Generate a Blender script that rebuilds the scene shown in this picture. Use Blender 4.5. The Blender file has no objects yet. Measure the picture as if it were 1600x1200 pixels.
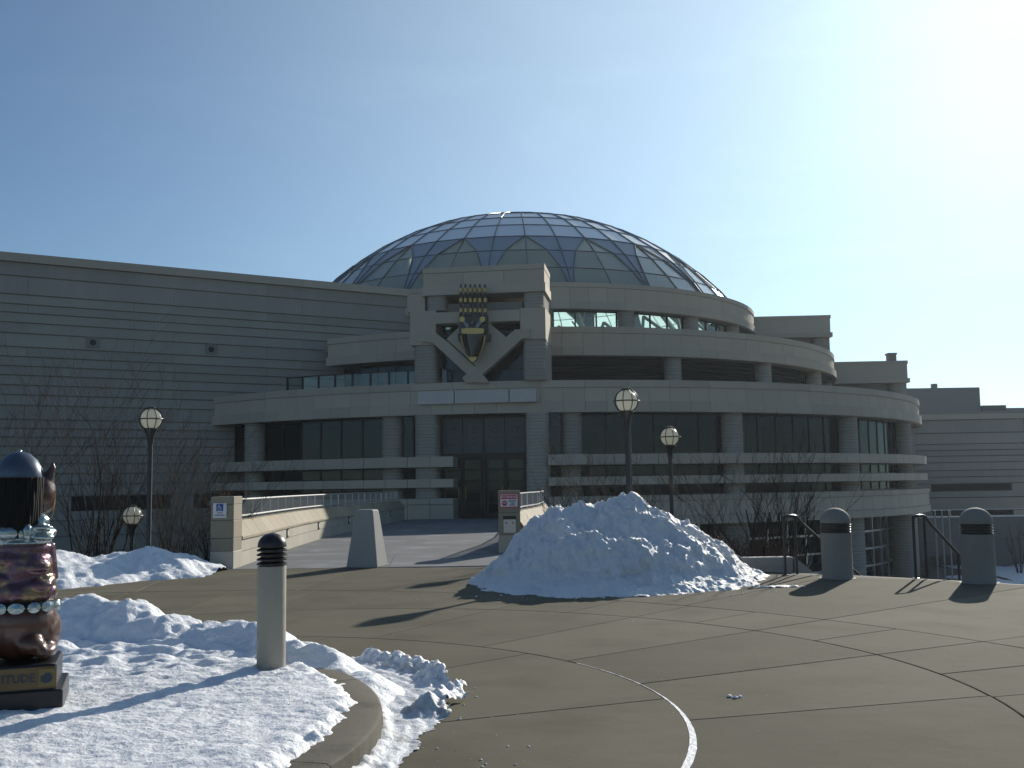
import bpy, bmesh, math, random
from math import sin, cos, pi, radians, atan, sqrt, hypot, atan2
from mathutils import Vector, Matrix, noise
random.seed(7)
S = bpy.context.scene
COL = S.collection

# ------------------------------------------------------------------ camera
FX = 1600.0; PITCH = atan(158/1600); ROLL = 0.015; EYE = 1.6
fwd = Vector((0, cos(PITCH), sin(PITCH))); r0 = Vector((1, 0, 0)); u0 = Vector((0, -sin(PITCH), cos(PITCH)))
RT = r0*cos(ROLL) - u0*sin(ROLL); UP = r0*sin(ROLL) + u0*cos(ROLL)
cd = bpy.data.cameras.new('camera'); cam = bpy.data.objects.new('camera', cd); COL.objects.link(cam)
cd.sensor_width = 36; cd.lens = 36; cd.clip_start = 0.05; cd.clip_end = 5000
M = Matrix((RT, UP, -fwd)).transposed().to_4x4(); M.translation = (0, 0, EYE)
cam.matrix_world = M
S.camera = cam

# ------------------------------------------------------------------ sky and sun
SUN_EL = radians(21.7); SUN_AZ = radians(27.6)          # azimuth clockwise from +Y
sdir = Vector((sin(SUN_AZ)*cos(SUN_EL), cos(SUN_AZ)*cos(SUN_EL), sin(SUN_EL)))
W = bpy.data.worlds.new('World'); S.world = W; W.use_nodes = True
nt = W.node_tree; N = nt.nodes; L = nt.links
N.clear()
out = N.new('ShaderNodeOutputWorld'); bg = N.new('ShaderNodeBackground')
sky = N.new('ShaderNodeTexSky'); sky.sky_type = 'NISHITA'; sky.sun_disc = False
sky.sun_elevation = SUN_EL; sky.sun_rotation = SUN_AZ
sky.altitude = 200; sky.air_density = 1.0; sky.dust_density = 0.05; sky.ozone_density = 3.0
bg.inputs[1].default_value = 0.078
# the sun's own aureole in thin high haze, and faint cirrus
tc = N.new('ShaderNodeTexCoord')
dot = N.new('ShaderNodeVectorMath'); dot.operation = 'DOT_PRODUCT'; dot.inputs[1].default_value = sdir
L.new(tc.outputs['Generated'], dot.inputs[0])
mx = N.new('ShaderNodeMath'); mx.operation = 'MAXIMUM'; mx.inputs[1].default_value = 0; L.new(dot.outputs['Value'], mx.inputs[0])
p1 = N.new('ShaderNodeMath'); p1.operation = 'POWER'; p1.inputs[1].default_value = 70; L.new(mx.outputs[0], p1.inputs[0])
p2 = N.new('ShaderNodeMath'); p2.operation = 'POWER'; p2.inputs[1].default_value = 6; L.new(mx.outputs[0], p2.inputs[0])
a1 = N.new('ShaderNodeMath'); a1.operation = 'MULTIPLY'; a1.inputs[1].default_value = 4.0; L.new(p1.outputs[0], a1.inputs[0])
a2 = N.new('ShaderNodeMath'); a2.operation = 'MULTIPLY_ADD'; a2.inputs[1].default_value = 8.0
L.new(p2.outputs[0], a2.inputs[0]); L.new(a1.outputs[0], a2.inputs[2])
mp = N.new('ShaderNodeMapping'); mp.inputs['Scale'].default_value = (1.2, 1.2, 7); L.new(tc.outputs['Generated'], mp.inputs[0])
cn = N.new('ShaderNodeTexNoise'); cn.inputs['Scale'].default_value = 2.2; cn.inputs['Detail'].default_value = 7; cn.inputs['Roughness'].default_value = .6
cn.inputs['Distortion'].default_value = .8
L.new(mp.outputs[0], cn.inputs['Vector'])
cr = N.new('ShaderNodeMapRange'); cr.inputs[1].default_value = .48; cr.inputs[2].default_value = .8; cr.inputs[3].default_value = 0; cr.inputs[4].default_value = 1.0
L.new(cn.outputs['Fac'], cr.inputs[0])
cm = N.new('ShaderNodeMath'); cm.operation = 'MULTIPLY_ADD'
p3 = N.new('ShaderNodeMath'); p3.operation = 'POWER'; p3.inputs[1].default_value = 4; L.new(mx.outputs[0], p3.inputs[0])
L.new(cr.outputs[0], cm.inputs[0]); L.new(p3.outputs[0], cm.inputs[1]); L.new(a2.outputs[0], cm.inputs[2])
vs = N.new('ShaderNodeVectorMath'); vs.operation = 'SCALE'; vs.inputs[0].default_value = (.82, .95, 0.90)
L.new(cm.outputs[0], vs.inputs['Scale'])
add = N.new('ShaderNodeVectorMath'); add.operation = 'ADD'
tint = N.new('ShaderNodeVectorMath'); tint.operation = 'MULTIPLY'; tint.inputs[1].default_value = (.88, .985, 1.05)
L.new(sky.outputs[0], tint.inputs[0]); L.new(tint.outputs[0], add.inputs[0]); L.new(vs.outputs[0], add.inputs[1])
L.new(add.outputs[0], bg.inputs[0]); L.new(bg.outputs[0], out.inputs[0])
sl = bpy.data.lights.new('sun', 'SUN'); sl.energy = 5.0; sl.angle = radians(0.53); sl.color = (1.0, 0.93, 0.82)
so = bpy.data.objects.new('sun', sl); COL.objects.link(so)
so.rotation_euler = (-sdir).to_track_quat('-Z', 'Y').to_euler()
S.view_settings.view_transform = 'Standard'; S.view_settings.look = 'None'
S.view_settings.exposure = 0.0; S.view_settings.gamma = 1.0; S.view_settings.use_curve_mapping = False
S.render.engine = 'CYCLES'
S.cycles.use_denoising = True; S.cycles.max_bounces = 8; S.cycles.transparent_max_bounces = 16
S.cycles.caustics_reflective = False; S.cycles.caustics_refractive = False

HAZE = .00034
S.cycles.volume_bounces = 0
# ------------------------------------------------------------------ materials
def mat(name, col, rough=.8, metal=0., var=None, var2=None, bump=None, bump2=None, rnd=0., spec=.5, stretch=(1, 1, 1), dirt=None, coat=0, specks=0):
    """var/var2=(scale, amount) brightness noise; bump=(scale, distance); dirt=(colour, scale, lo, hi)"""
    m = bpy.data.materials.new(name); m.use_nodes = True
    t = m.node_tree; n = t.nodes; l = t.links
    b = n['Principled BSDF']
    b.inputs['Roughness'].default_value = rough; b.inputs['Metallic'].default_value = metal
    b.inputs['Specular IOR Level'].default_value = spec; b.inputs['Coat Weight'].default_value = coat
    tcn = n.new('ShaderNodeTexCoord'); mpn = n.new('ShaderNodeMapping'); mpn.inputs['Scale'].default_value = stretch
    l.new(tcn.outputs['Object'], mpn.inputs[0])
    val = None
    def madd(sock, k):      # factor = 1 + k*(sock-0.5)*2
        nonlocal val
        q = n.new('ShaderNodeMath'); q.operation = 'MULTIPLY_ADD'; q.inputs[1].default_value = 2*k; q.inputs[2].default_value = 1-k
        l.new(sock, q.inputs[0])
        if val is None: val = q.outputs[0]
        else:
            w = n.new('ShaderNodeMath'); w.operation = 'MULTIPLY'; l.new(val, w.inputs[0]); l.new(q.outputs[0], w.inputs[1]); val = w.outputs[0]
    for vv in (var, var2):
        if vv:
            x = n.new('ShaderNodeTexNoise'); x.inputs['Scale'].default_value = vv[0]; x.inputs['Detail'].default_value = 6; x.inputs['Roughness'].default_value = .65
            l.new(mpn.outputs[0], x.inputs['Vector']); madd(x.outputs['Fac'], vv[1])
    if rnd:
        oi = n.new('ShaderNodeObjectInfo'); madd(oi.outputs['Random'], rnd)
    base = n.new('ShaderNodeVectorMath'); base.operation = 'SCALE'; base.inputs[0].default_value = col
    if val: l.new(val, base.inputs['Scale'])
    else: base.inputs['Scale'].default_value = 1
    res = base.outputs[0]
    if dirt:
        x = n.new('ShaderNodeTexNoise'); x.inputs['Scale'].default_value = dirt[1]; x.inputs['Detail'].default_value = 8
        l.new(mpn.outputs[0], x.inputs['Vector'])
        r = n.new('ShaderNodeMapRange'); r.inputs[1].default_value = dirt[2]; r.inputs[2].default_value = dirt[3]
        l.new(x.outputs['Fac'], r.inputs[0])
        mi = n.new('ShaderNodeMix'); mi.data_type = 'RGBA'; l.new(r.outputs[0], mi.inputs[0]); l.new(res, mi.inputs[6]); mi.inputs[7].default_value = (*dirt[0], 1)
        res = mi.outputs[2]
    if specks:      # scattered salt grains and pale aggregate
        x = n.new('ShaderNodeTexVoronoi'); x.inputs['Scale'].default_value = 42; l.new(mpn.outputs[0], x.inputs['Vector'])
        r = n.new('ShaderNodeMapRange'); r.inputs[1].default_value = .10; r.inputs[2].default_value = .045; r.inputs[3].default_value = 0; r.inputs[4].default_value = 1; l.new(x.outputs['Distance'], r.inputs[0])
        sx_ = n.new('ShaderNodeSeparateColor'); l.new(x.outputs['Color'], sx_.inputs[0])
        gt = n.new('ShaderNodeMath'); gt.operation = 'GREATER_THAN'; gt.inputs[1].default_value = 1-.12*specks*2; l.new(sx_.outputs[0], gt.inputs[0])
        ml = n.new('ShaderNodeMath'); ml.operation = 'MULTIPLY'; l.new(r.outputs[0], ml.inputs[0]); l.new(gt.outputs[0], ml.inputs[1])
        m7 = n.new('ShaderNodeMath'); m7.operation = 'MULTIPLY'; m7.inputs[1].default_value = .55; l.new(ml.outputs[0], m7.inputs[0])
        mi = n.new('ShaderNodeMix'); mi.data_type = 'RGBA'; l.new(m7.outputs[0], mi.inputs[0]); l.new(res, mi.inputs[6]); mi.inputs[7].default_value = (.5, .5, .48, 1)
        res = mi.outputs[2]
    l.new(res, b.inputs['Base Color'])
    prev = None
    for bb in (bump, bump2):
        if bb:
            x = n.new('ShaderNodeTexNoise'); x.inputs['Scale'].default_value = bb[0]; x.inputs['Detail'].default_value = 5
            l.new(mpn.outputs[0], x.inputs['Vector'])
            q = n.new('ShaderNodeBump'); q.inputs['Distance'].default_value = bb[1]; q.inputs['Strength'].default_value = 1
            l.new(x.outputs['Fac'], q.inputs['Height'])
            if prev: l.new(prev, q.inputs['Normal'])
            prev = q.outputs[0]
    if prev: l.new(prev, b.inputs['Normal'])
    return m

def glass(name, tint, transp, gl_rough=.02, milky=0, refl=(.9, .93, 1.0), fmin=.06, fmax=.6, rnd=0.):
    """thin glazing: tinted see-through plus reflection growing at grazing angles"""
    m = bpy.data.materials.new(name); m.use_nodes = True
    t = m.node_tree; n = t.nodes; l = t.links; n.clear()
    o = n.new('ShaderNodeOutputMaterial'); tr = n.new('ShaderNodeBsdfTransparent'); tr.inputs[0].default_value = (*[c*transp for c in tint], 1)
    g = n.new('ShaderNodeBsdfGlossy'); g.inputs[0].default_value = (*refl, 1); g.inputs[1].default_value = gl_rough
    lw = n.new('ShaderNodeLayerWeight'); lw.inputs[0].default_value = .35
    mr = n.new('ShaderNodeMapRange'); mr.inputs[3].default_value = fmin; mr.inputs[4].default_value = fmax; l.new(lw.outputs['Facing'], mr.inputs[0])
    pw = n.new('ShaderNodeMath'); pw.operation = 'POWER'; pw.inputs[1].default_value = 2.5; l.new(lw.outputs['Facing'], pw.inputs[0]); l.new(pw.outputs[0], mr.inputs[0])
    mx_ = n.new('ShaderNodeMixShader'); l.new(mr.outputs[0], mx_.inputs[0]); l.new(tr.outputs[0], mx_.inputs[1]); l.new(g.outputs[0], mx_.inputs[2])
    if milky:      # fritted glass scatters part of the light that passes
        tl = n.new('ShaderNodeBsdfTranslucent'); tl.inputs[0].default_value = (.93, 1.0, .97, 1)
        m2 = n.new('ShaderNodeMixShader'); m2.inputs[0].default_value = milky; l.new(tr.outputs[0], m2.inputs[1]); l.new(tl.outputs[0], m2.inputs[2]); l.new(m2.outputs[0], mx_.inputs[1])
    l.new(mx_.outputs[0], o.inputs[0])
    return m

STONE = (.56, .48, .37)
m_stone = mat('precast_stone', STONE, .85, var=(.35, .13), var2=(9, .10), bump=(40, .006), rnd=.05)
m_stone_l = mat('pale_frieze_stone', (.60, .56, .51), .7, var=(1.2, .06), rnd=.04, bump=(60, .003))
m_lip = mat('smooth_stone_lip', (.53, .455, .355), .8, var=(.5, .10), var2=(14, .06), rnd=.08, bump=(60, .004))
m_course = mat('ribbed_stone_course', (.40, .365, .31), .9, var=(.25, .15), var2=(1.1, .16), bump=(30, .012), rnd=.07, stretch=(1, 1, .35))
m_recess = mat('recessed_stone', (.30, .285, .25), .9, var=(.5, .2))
m_dark = mat('dark_interior', (.012, .013, .014), .8)
m_floor_in = mat('interior_floor', (.12, .11, .10), .6)
m_frame = mat('dark_window_frame', (.018, .019, .02), .45, metal=.4)
m_louvre = mat('dark_louvre', (.03, .033, .037), .5, metal=.3)
m_win = glass('tinted_window_glass', (.62, .70, .70), .62, fmin=.024, fmax=.26, refl=(.62, .84, 1.0))
m_clear = glass('clerestory_glass', (.86, .95, .93), .95, fmin=.04, fmax=.5)
m_domeg = glass('dome_clear_glass', (.92, .99, .96), .99, gl_rough=.08, fmin=.08, fmax=.95, milky=.46)
m_domep = mat('dome_metal_panel', (.84, .87, .90), .40, metal=.1, rnd=.07, var=(.6, .08), coat=.4)
m_domew = mat('dome_wedge_panel', (.34, .37, .42), .45, metal=.1, rnd=.08, var=(.6, .08))
m_mull = mat('dome_mullion', (.17, .18, .19), .4, metal=.6)
m_rib = mat('dome_truss', (.62, .63, .62), .6)
m_bronze = mat('door_bronze', (.022, .020, .018), .42, metal=.6)
m_black = mat('black_paint', (.012, .012, .013), .35)
m_gold = mat('gold_leaf', (.50, .35, .13), .42, metal=.9, var=(3, .12))
m_greym = mat('grey_metal', (.17, .17, .18), .4, metal=.8)
m_plaza = mat('plaza_concrete', (.152, .140, .102), .9, spec=.06, var=(.45, .30), var2=(60, .16), bump=(220, .0012), bump2=(6, .004), rnd=.13, dirt=((.112, .101, .073), 1.1, .48, .80), specks=.55)
m_joint = mat('joint_filler', (.045, .041, .035), .9)
m_deck = mat('bridge_concrete', (.20, .206, .21), .85, spec=.1, var=(.5, .10), var2=(40, .08), rnd=.05, dirt=((.28, .29, .31), .9, .52, .7))
m_curb = mat('curb_concrete', (.125, .113, .085), .75, spec=.2, var=(1.8, .25), var2=(30, .16), bump=(90, .003), dirt=((.06, .053, .042), 3.0, .52, .72))
m_grey = mat('grey_cast_concrete', (.30, .30, .285), .8, var=(2, .10), var2=(90, .12), bump=(200, .0015))
m_tan = mat('tan_limestone', (.31, .26, .175), .8, var=(1.3, .18), var2=(22, .10), rnd=.14, bump=(50, .004))
m_cream = mat('cream_limestone', (.42, .39, .32), .75, var=(1.5, .10), var2=(25, .06), rnd=.08, bump=(50, .003))
m_pier = mat('pier_limestone', (.28, .245, .18), .8, var=(1.3, .12), var2=(25, .08), rnd=.12, bump=(50, .004))
m_steel = mat('galvanised_steel', (.62, .62, .62), .35, metal=.85)
m_rail = mat('dark_handrail', (.04, .042, .045), .32, metal=.7)
m_lampm = mat('lamp_metal', (.035, .038, .04), .45, metal=.5)
m_bark = mat('bare_bark', (.034, .027, .022), .85, spec=.15, var=(8, .3))
m_twig = mat('bare_twig', (.034, .026, .021), .85, spec=.12, rnd=.2)
m_leaf = mat('dead_orange_leaf', (.30, .10, .03), .7)
m_brown = mat('brown_hedge_twig', (.085, .050, .035), .8)
m_soil = mat('winter_soil', (.065, .052, .038), .95, var=(1.5, .35), var2=(20, .3), bump=(12, .03))
m_brick = mat('red_brick_wall', (.42, .22, .13), .85, var=(3, .15), rnd=.05)
m_far = mat('far_pale_panel', (.27, .26, .245), .8, var=(.2, .06))
m_fardark = mat('far_dark_panel', (.12, .12, .13), .8)
m_curtain = mat('window_blind', (.62, .62, .60), .9)
m_white = mat('white_sign_face', (.68, .70, .72), .5)
m_blue = mat('blue_sign', (.02, .06, .30), .45)
m_red = mat('red_sign', (.50, .02, .06), .45)
m_ink = mat('sign_ink', (.03, .05, .07), .6)
m_pink = mat('faded_sign_ink', (.30, .12, .16), .6)
m_boxplate = mat('outlet_plate', (.50, .48, .44), .4, metal=.3)

def snow_mat(name, col=(.80, .83, .88), dirt=None, rough=.55, bd=.012):
    m = mat(name, col, rough, var=(7, .05), bump=(28, bd), bump2=(130, bd*.28), dirt=dirt, spec=.35)
    b = m.node_tree.nodes['Principled BSDF']
    b.inputs['Subsurface Weight'].default_value = .25; b.inputs['Subsurface Radius'].default_value = (.03, .035, .04); b.inputs['Subsurface Scale'].default_value = 1.0
    return m
m_snow = snow_mat('fresh_snow', (.88, .90, .93), bd=.016)
m_pile = snow_mat('ploughed_snow', (.90, .91, .92), dirt=((.62, .56, .48), 2.2, .58, .88), bd=.035)
m_slush = snow_mat('slushy_snow', (.78, .80, .83), dirt=((.36, .35, .33), 4.5, .50, .74), rough=.5, bd=.012)
m_snowfar = snow_mat('ground_snow', (.78, .81, .86), bd=.03)

# ------------------------------------------------------------------ mesh helpers
class MB:
    def __init__(s): s.v = []; s.f = []
    def add(s, v, f):
        o = len(s.v); s.v += [tuple(p) for p in v]; s.f += [tuple(i+o for i in q) for q in f]; return s
    def hexa(s, p):   # 8 pts: bottom 4 ccw, top 4 ccw
        return s.add(p, [(3, 2, 1, 0), (4, 5, 6, 7), (0, 1, 5, 4), (1, 2, 6, 5), (2, 3, 7, 6), (3, 0, 4, 7)])
    def box(s, x0, x1, y0, y1, z0, z1):
        return s.hexa([(x0, y0, z0), (x1, y0, z0), (x1, y1, z0), (x0, y1, z0), (x0, y0, z1), (x1, y0, z1), (x1, y1, z1), (x0, y1, z1)])
    def bbox(s, x0, x1, y0, y1, z0, z1, b=.01, fr=None):
        """box with chamfered vertical and top edges; fr maps (u,w,z)->world"""
        P = []
        def ringp(z, i):
            return [(x0+i+b, y0+i, z), (x1-i-b, y0+i, z), (x1-i, y0+i+b, z), (x1-i, y1-i-b, z), (x1-i-b, y1-i, z), (x0+i+b, y1-i, z), (x0+i, y1-i-b, z), (x0+i, y0+i+b, z)]
        rings = [ringp(z0, 0), ringp(z1-b, 0), ringp(z1, b*.9)]
        for r in rings: P += r
        if fr: P = [fr(*p) for p in P]
        F = [tuple(range(7, -1, -1)), tuple(range(16, 24))]
        for k in range(2):
            for i in range(8):
                j = (i+1) % 8; F.append((k*8+i, k*8+j, (k+1)*8+j, (k+1)*8+i))
        return s.add(P, F)
    def fbox(s, fr, u0, u1, w0, w1, z0, z1):
        return s.hexa([fr(u0, w0, z0), fr(u1, w0, z0), fr(u1, w1, z0), fr(u0, w1, z0), fr(u0, w0, z1), fr(u1, w0, z1), fr(u1, w1, z1), fr(u0, w1, z1)])
    def fext(s, fr, poly, w0, w1):   # polygon in (u,z), extruded in w
        n = len(poly); v = [fr(u, w0, z) for u, z in poly] + [fr(u, w1, z) for u, z in poly]
        f = [tuple(range(n)), tuple(range(2*n-1, n-1, -1))] + [(i, i+n, (i+1) % n+n, (i+1) % n) for i in range(n)]
        return s.add(v, f)
    def prism(s, poly, z0, z1):
        n = len(poly); v = [(x, y, z0) for x, y in poly] + [(x, y, z1) for x, y in poly]
        f = [tuple(range(n-1, -1, -1)), tuple(range(n, 2*n))] + [(i, (i+1) % n, (i+1) % n+n, i+n) for i in range(n)]
        return s.add(v, f)
    def tube(s, a, b, ra, rb=None, n=8, cap=True):
        if rb is None: rb = ra
        a = Vector(a); b = Vector(b); d = (b-a)
        if d.length < 1e-6: return s
        d.normalize(); x = d.orthogonal().normalized(); y = d.cross(x)
        v = [a + (x*cos(2*pi*i/n)+y*sin(2*pi*i/n))*ra for i in range(n)] + [b + (x*cos(2*pi*i/n)+y*sin(2*pi*i/n))*rb for i in range(n)]
        f = [(i, (i+1) % n, (i+1) % n+n, i+n) for i in range(n)]
        if cap: f += [tuple(range(n-1, -1, -1)), tuple(range(n, 2*n))]
        return s.add(v, f)
    def path(s, pts, r, n=6):
        """continuous tube through pts (r number or list)"""
        P = [Vector(p) for p in pts]; rs = r if isinstance(r, (list, tuple)) else [r]*len(P)
        V = []; F = []
        t = (P[1]-P[0]).normalized(); x = t.orthogonal().normalized()
        for k, p in enumerate(P):
            if k == 0: t = (P[1]-P[0])
            elif k == len(P)-1: t = P[-1]-P[-2]
            else: t = P[k+1]-P[k-1]
            t.normalize(); x = (x - t*x.dot(t)).normalized(); y = t.cross(x)
            V += [p + (x*cos(2*pi*i/n)+y*sin(2*pi*i/n))*rs[k] for i in range(n)]
            if k: F += [((k-1)*n+i, (k-1)*n+(i+1) % n, k*n+(i+1) % n, k*n+i) for i in range(n)]
        F += [tuple(range(n-1, -1, -1)), tuple(range((len(P)-1)*n, len(P)*n))]
        return s.add(V, F)
    def lathe(s, prof, cx=0, cy=0, n=24):
        V = []; F = []; m = len(prof)
        for r, z in prof: V += [(cx+r*cos(2*pi*i/n), cy+r*sin(2*pi*i/n), z) for i in range(n)]
        for k in range(m-1): F += [(k*n+i, k*n+(i+1) % n, (k+1)*n+(i+1) % n, (k+1)*n+i) for i in range(n)]
        F += [tuple(range(n-1, -1, -1)), tuple(range((m-1)*n, m*n))]
        return s.add(V, F)
    def sector(s, cx, cy, R0, R1, z0, z1, a0, a1, n):
        """ring piece; angle 0 faces -Y, positive to +X"""
        V = []; F = []
        for i in range(n+1):
            a = a0+(a1-a0)*i/n
            for R, z in ((R1, z0), (R1, z1), (R0, z1), (R0, z0)): V.append((cx+R*sin(a), cy-R*cos(a), z))
        for i in range(n):
            for k in range(4): F.append((i*4+k, (i+1)*4+k, (i+1)*4+(k+1) % 4, i*4+(k+1) % 4))
        F += [(0, 1, 2, 3), (n*4+3, n*4+2, n*4+1, n*4)]
        return s.add(V, F)
    def sphere(s, c, r, n=16, m=10, sc=(1, 1, 1)):
        pr = [(max(1e-4, sin(pi*k/m)), -cos(pi*k/m)) for k in range(m+1)]
        o = len(s.v); s.lathe(pr, 0, 0, n)
        for i in range(o, len(s.v)):
            p = s.v[i]; s.v[i] = (c[0]+p[0]*r*sc[0], c[1]+p[1]*r*sc[1], c[2]+p[2]*r*sc[2])
        return s
    def mesh(s, name, m=None, smooth=None, fix=True, origin=(0, 0, 0)):
        me = bpy.data.meshes.new(name)
        ox, oy, oz = origin
        me.from_pydata([(x-ox, y-oy, z-oz) for x, y, z in s.v], [], s.f); me.validate()
        if fix:
            b = bmesh.new(); b.from_mesh(me); bmesh.ops.recalc_face_normals(b, faces=b.faces); b.to_mesh(me); b.free()
        if m: me.materials.append(m)
        if smooth is not None:
            me.shade_smooth(); me.set_sharp_from_angle(angle=radians(smooth))
        return me
    def build(s, name, m, parent=None, smooth=None, fix=True, origin=None):
        """verts are in world space; the object's origin sits at its parent's (or the given one)"""
        po = WORLD.get(parent.name, (0, 0, 0)) if parent else (0, 0, 0)
        og = origin if origin is not None else po
        o = bpy.data.objects.new(name, s.mesh(name, m, smooth, fix, og)); COL.objects.link(o)
        if parent: o.parent = parent
        o.location = (og[0]-po[0], og[1]-po[1], og[2]-po[2]); WORLD[o.name] = tuple(og)
        return o
WORLD = {}
def tag(o, label=None, cat=None, group=None, kind=None):
    if label: o['label'] = label
    if cat: o['category'] = cat
    if group: o['group'] = group
    if kind: o['kind'] = kind
    return o
def thing(name, loc, label, cat, group=None):
    o = bpy.data.objects.new(name, None); COL.objects.link(o); o.location = loc; o.empty_display_size = .2
    WORLD[o.name] = tuple(loc); return tag(o, label, cat, group)
def struct(o): o['kind'] = 'structure'; return o
def inst(name, me, parent, loc=(0, 0, 0), rz=0.):
    o = bpy.data.objects.new(name, me); COL.objects.link(o); o.parent = parent; o.location = loc; o.rotation_euler.z = rz
    po = WORLD[parent.name]; WORLD[o.name] = (po[0]+loc[0], po[1]+loc[1], po[2]+loc[2]); return o
def copy_tree(o, parent=None):
    c = o.copy(); COL.objects.link(c)
    if parent: c.parent = parent
    WORLD[c.name] = WORLD.get(o.name, (0, 0, 0))
    for ch in list(o.children): copy_tree(ch, c)
    return c
def ray(px, py): return fwd*FX + RT*(px-800) + UP*(600-py)
def frame(P, d):
    """vertical plane through P along unit d (2D); w>0 goes away from the camera"""
    n = (d[1], -d[0])
    if n[0]*-P[0] + n[1]*-P[1] < 0: n = (-n[0], -n[1])
    def fr(u, w, z): return (P[0]+d[0]*u-n[0]*w, P[1]+d[1]*u-n[1]*w, z)
    def hit(px, py):
        q = ray(px, py); t = (P[0]*n[0]+P[1]*n[1])/(q.x*n[0]+q.y*n[1])
        x, y, z = q.x*t, q.y*t, q.z*t+EYE
        return ((x-P[0])*d[0]+(y-P[1])*d[1], z)
    return fr, hit
def text_mesh(txt, size, m, depth=.002, bold=0.0):
    cu = bpy.data.curves.new('lettering', 'FONT'); cu.body = txt; cu.size = size; cu.extrude = depth; cu.offset = bold
    cu.align_x = 'CENTER'; cu.align_y = 'CENTER'; cu.resolution_u = 2
    ob = bpy.data.objects.new('lettering_source', cu); COL.objects.link(ob)
    dg = bpy.context.evaluated_depsgraph_get(); me = bpy.data.meshes.new_from_object(ob.evaluated_get(dg))
    bpy.data.objects.remove(ob); bpy.data.curves.remove(cu); me.materials.clear(); me.materials.append(m); return me
def text(txt, size, m, parent, loc, rz=0, bold=0., sx=1., name='lettering'):
    me = text_mesh(txt, size, m, bold=bold)
    for v in me.vertices: v.co = (v.co.x*sx, -v.co.z, v.co.y)      # stand upright, facing -Y
    po = WORLD[parent.name]
    return inst(name, me, parent, (loc[0]-po[0], loc[1]-po[1], loc[2]-po[2]), rz)
def fbm(x, y, z=0., o=5): return noise.fractal(Vector((x, y, z)), 0.9, 2.0, o)

# ------------------------------------------------------------------ ground and terrain
C0 = (-4.4, 5.6)
def terrain_z(x, y):
    r = hypot(x-C0[0], y-C0[1])
    if r < 15.9: z = -.32
    elif r < 20: z = -.32-(r-15.9)/4.1*1.1
    elif r < 30: z = -1.42-(r-20)/10*2.9
    else: z = -4.32
    if y < 4: z = max(z, -.32) if r < 40 else -.32        # level street side behind the camera
    return z
def grid_mesh(xs, ys, hf, name, m, warp=None, parent=None, origin=None):
    b = MB(); idx = {}; Z = {}
    for i, x in enumerate(xs):
        for j, y in enumerate(ys):
            z = hf(x, y)
            if z is None: continue
            idx[i, j] = len(b.v); b.v.append(warp(x, y, z) if warp else (x, y, z))
    for i in range(len(xs)-1):
        for j in range(len(ys)-1):
            q = [(i, j), (i+1, j), (i+1, j+1), (i, j+1)]
            k = [idx[a] for a in q if a in idx]
            if len(k) >= 3: b.f.append(tuple(k))
    o = b.build(name, m, parent, smooth=180, fix=False, origin=origin)
    return o
def span(a, b, st): n = int(round((b-a)/st)); return [a+(b-a)*i/n for i in range(n+1)]
tx = [-400, -200, -120] + span(-80, 90, 1.5) + [140, 250, 400]
ty = [-400, -250, -120] + span(-70, 130, 1.5) + [180, 260, 400]
struct(grid_mesh(tx, ty, lambda x, y: terrain_z(x, y)+(.10*fbm(x*.3, y*.3, 3) if 16.2 < hypot(x-C0[0], y-C0[1]) < 60 else 0), 'ground', m_soil))

# plaza: joint bed, then concrete slabs cut by arcs and radial joints
NB = 96
b = MB(); b.prism([(C0[0]+15.75*cos(2*pi*i/NB), C0[1]+15.75*sin(2*pi*i/NB)) for i in range(NB)], -.9, -.014)
plaza = struct(b.build('plaza', m_joint))
ARC = [(-4.39, 6.50, 3.53), (-2.99, 7.24, 4.14), (-2.13, 8.15, 5.64), (-5.15, 5.81, 10.72)]
def rad(k, th):
    if k == 4: return 15.15 + max(0, radians(58)-th)*1.3*(1 if th > -.2 else 0) if th < radians(58) else 15.2
    cx, cy, R = ARC[k]; dx, dy = C0[0]-cx, C0[1]-cy; c, s = cos(th), sin(th)
    bq = dx*c+dy*s; return -bq+sqrt(bq*bq-(dx*dx+dy*dy-R*R))
def dsep(k, th): return rad(k, th)
TH = [
    [22, 44, 67, 95, 120, 150, 180, 210, 240, 270, 300, 330, 355],
    [15.3, 27.5, 39, 50, 62.5, 76, 90, 108, 130, 155, 180, 205, 230, 255, 280, 300, 320, 340, 358],
    [9, 15, 21, 27.5, 33.5, 39, 44.5, 50, 56, 62.5, 69, 76, 83, 90, 99, 108, 120, 132, 145, 160, 175, 190, 205, 220, 235, 250, 265, 280, 295, 310, 325, 340, 355],
    [16, 27.5, 39, 50.5, 62, 73.5, 85, 98.5, 110, 122, 134, 146, 158, 170, 182, 194, 206, 218, 230, 242, 254, 266, 278, 290, 302, 314, 326, 338, 350, 362]]
g = .0065
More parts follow.
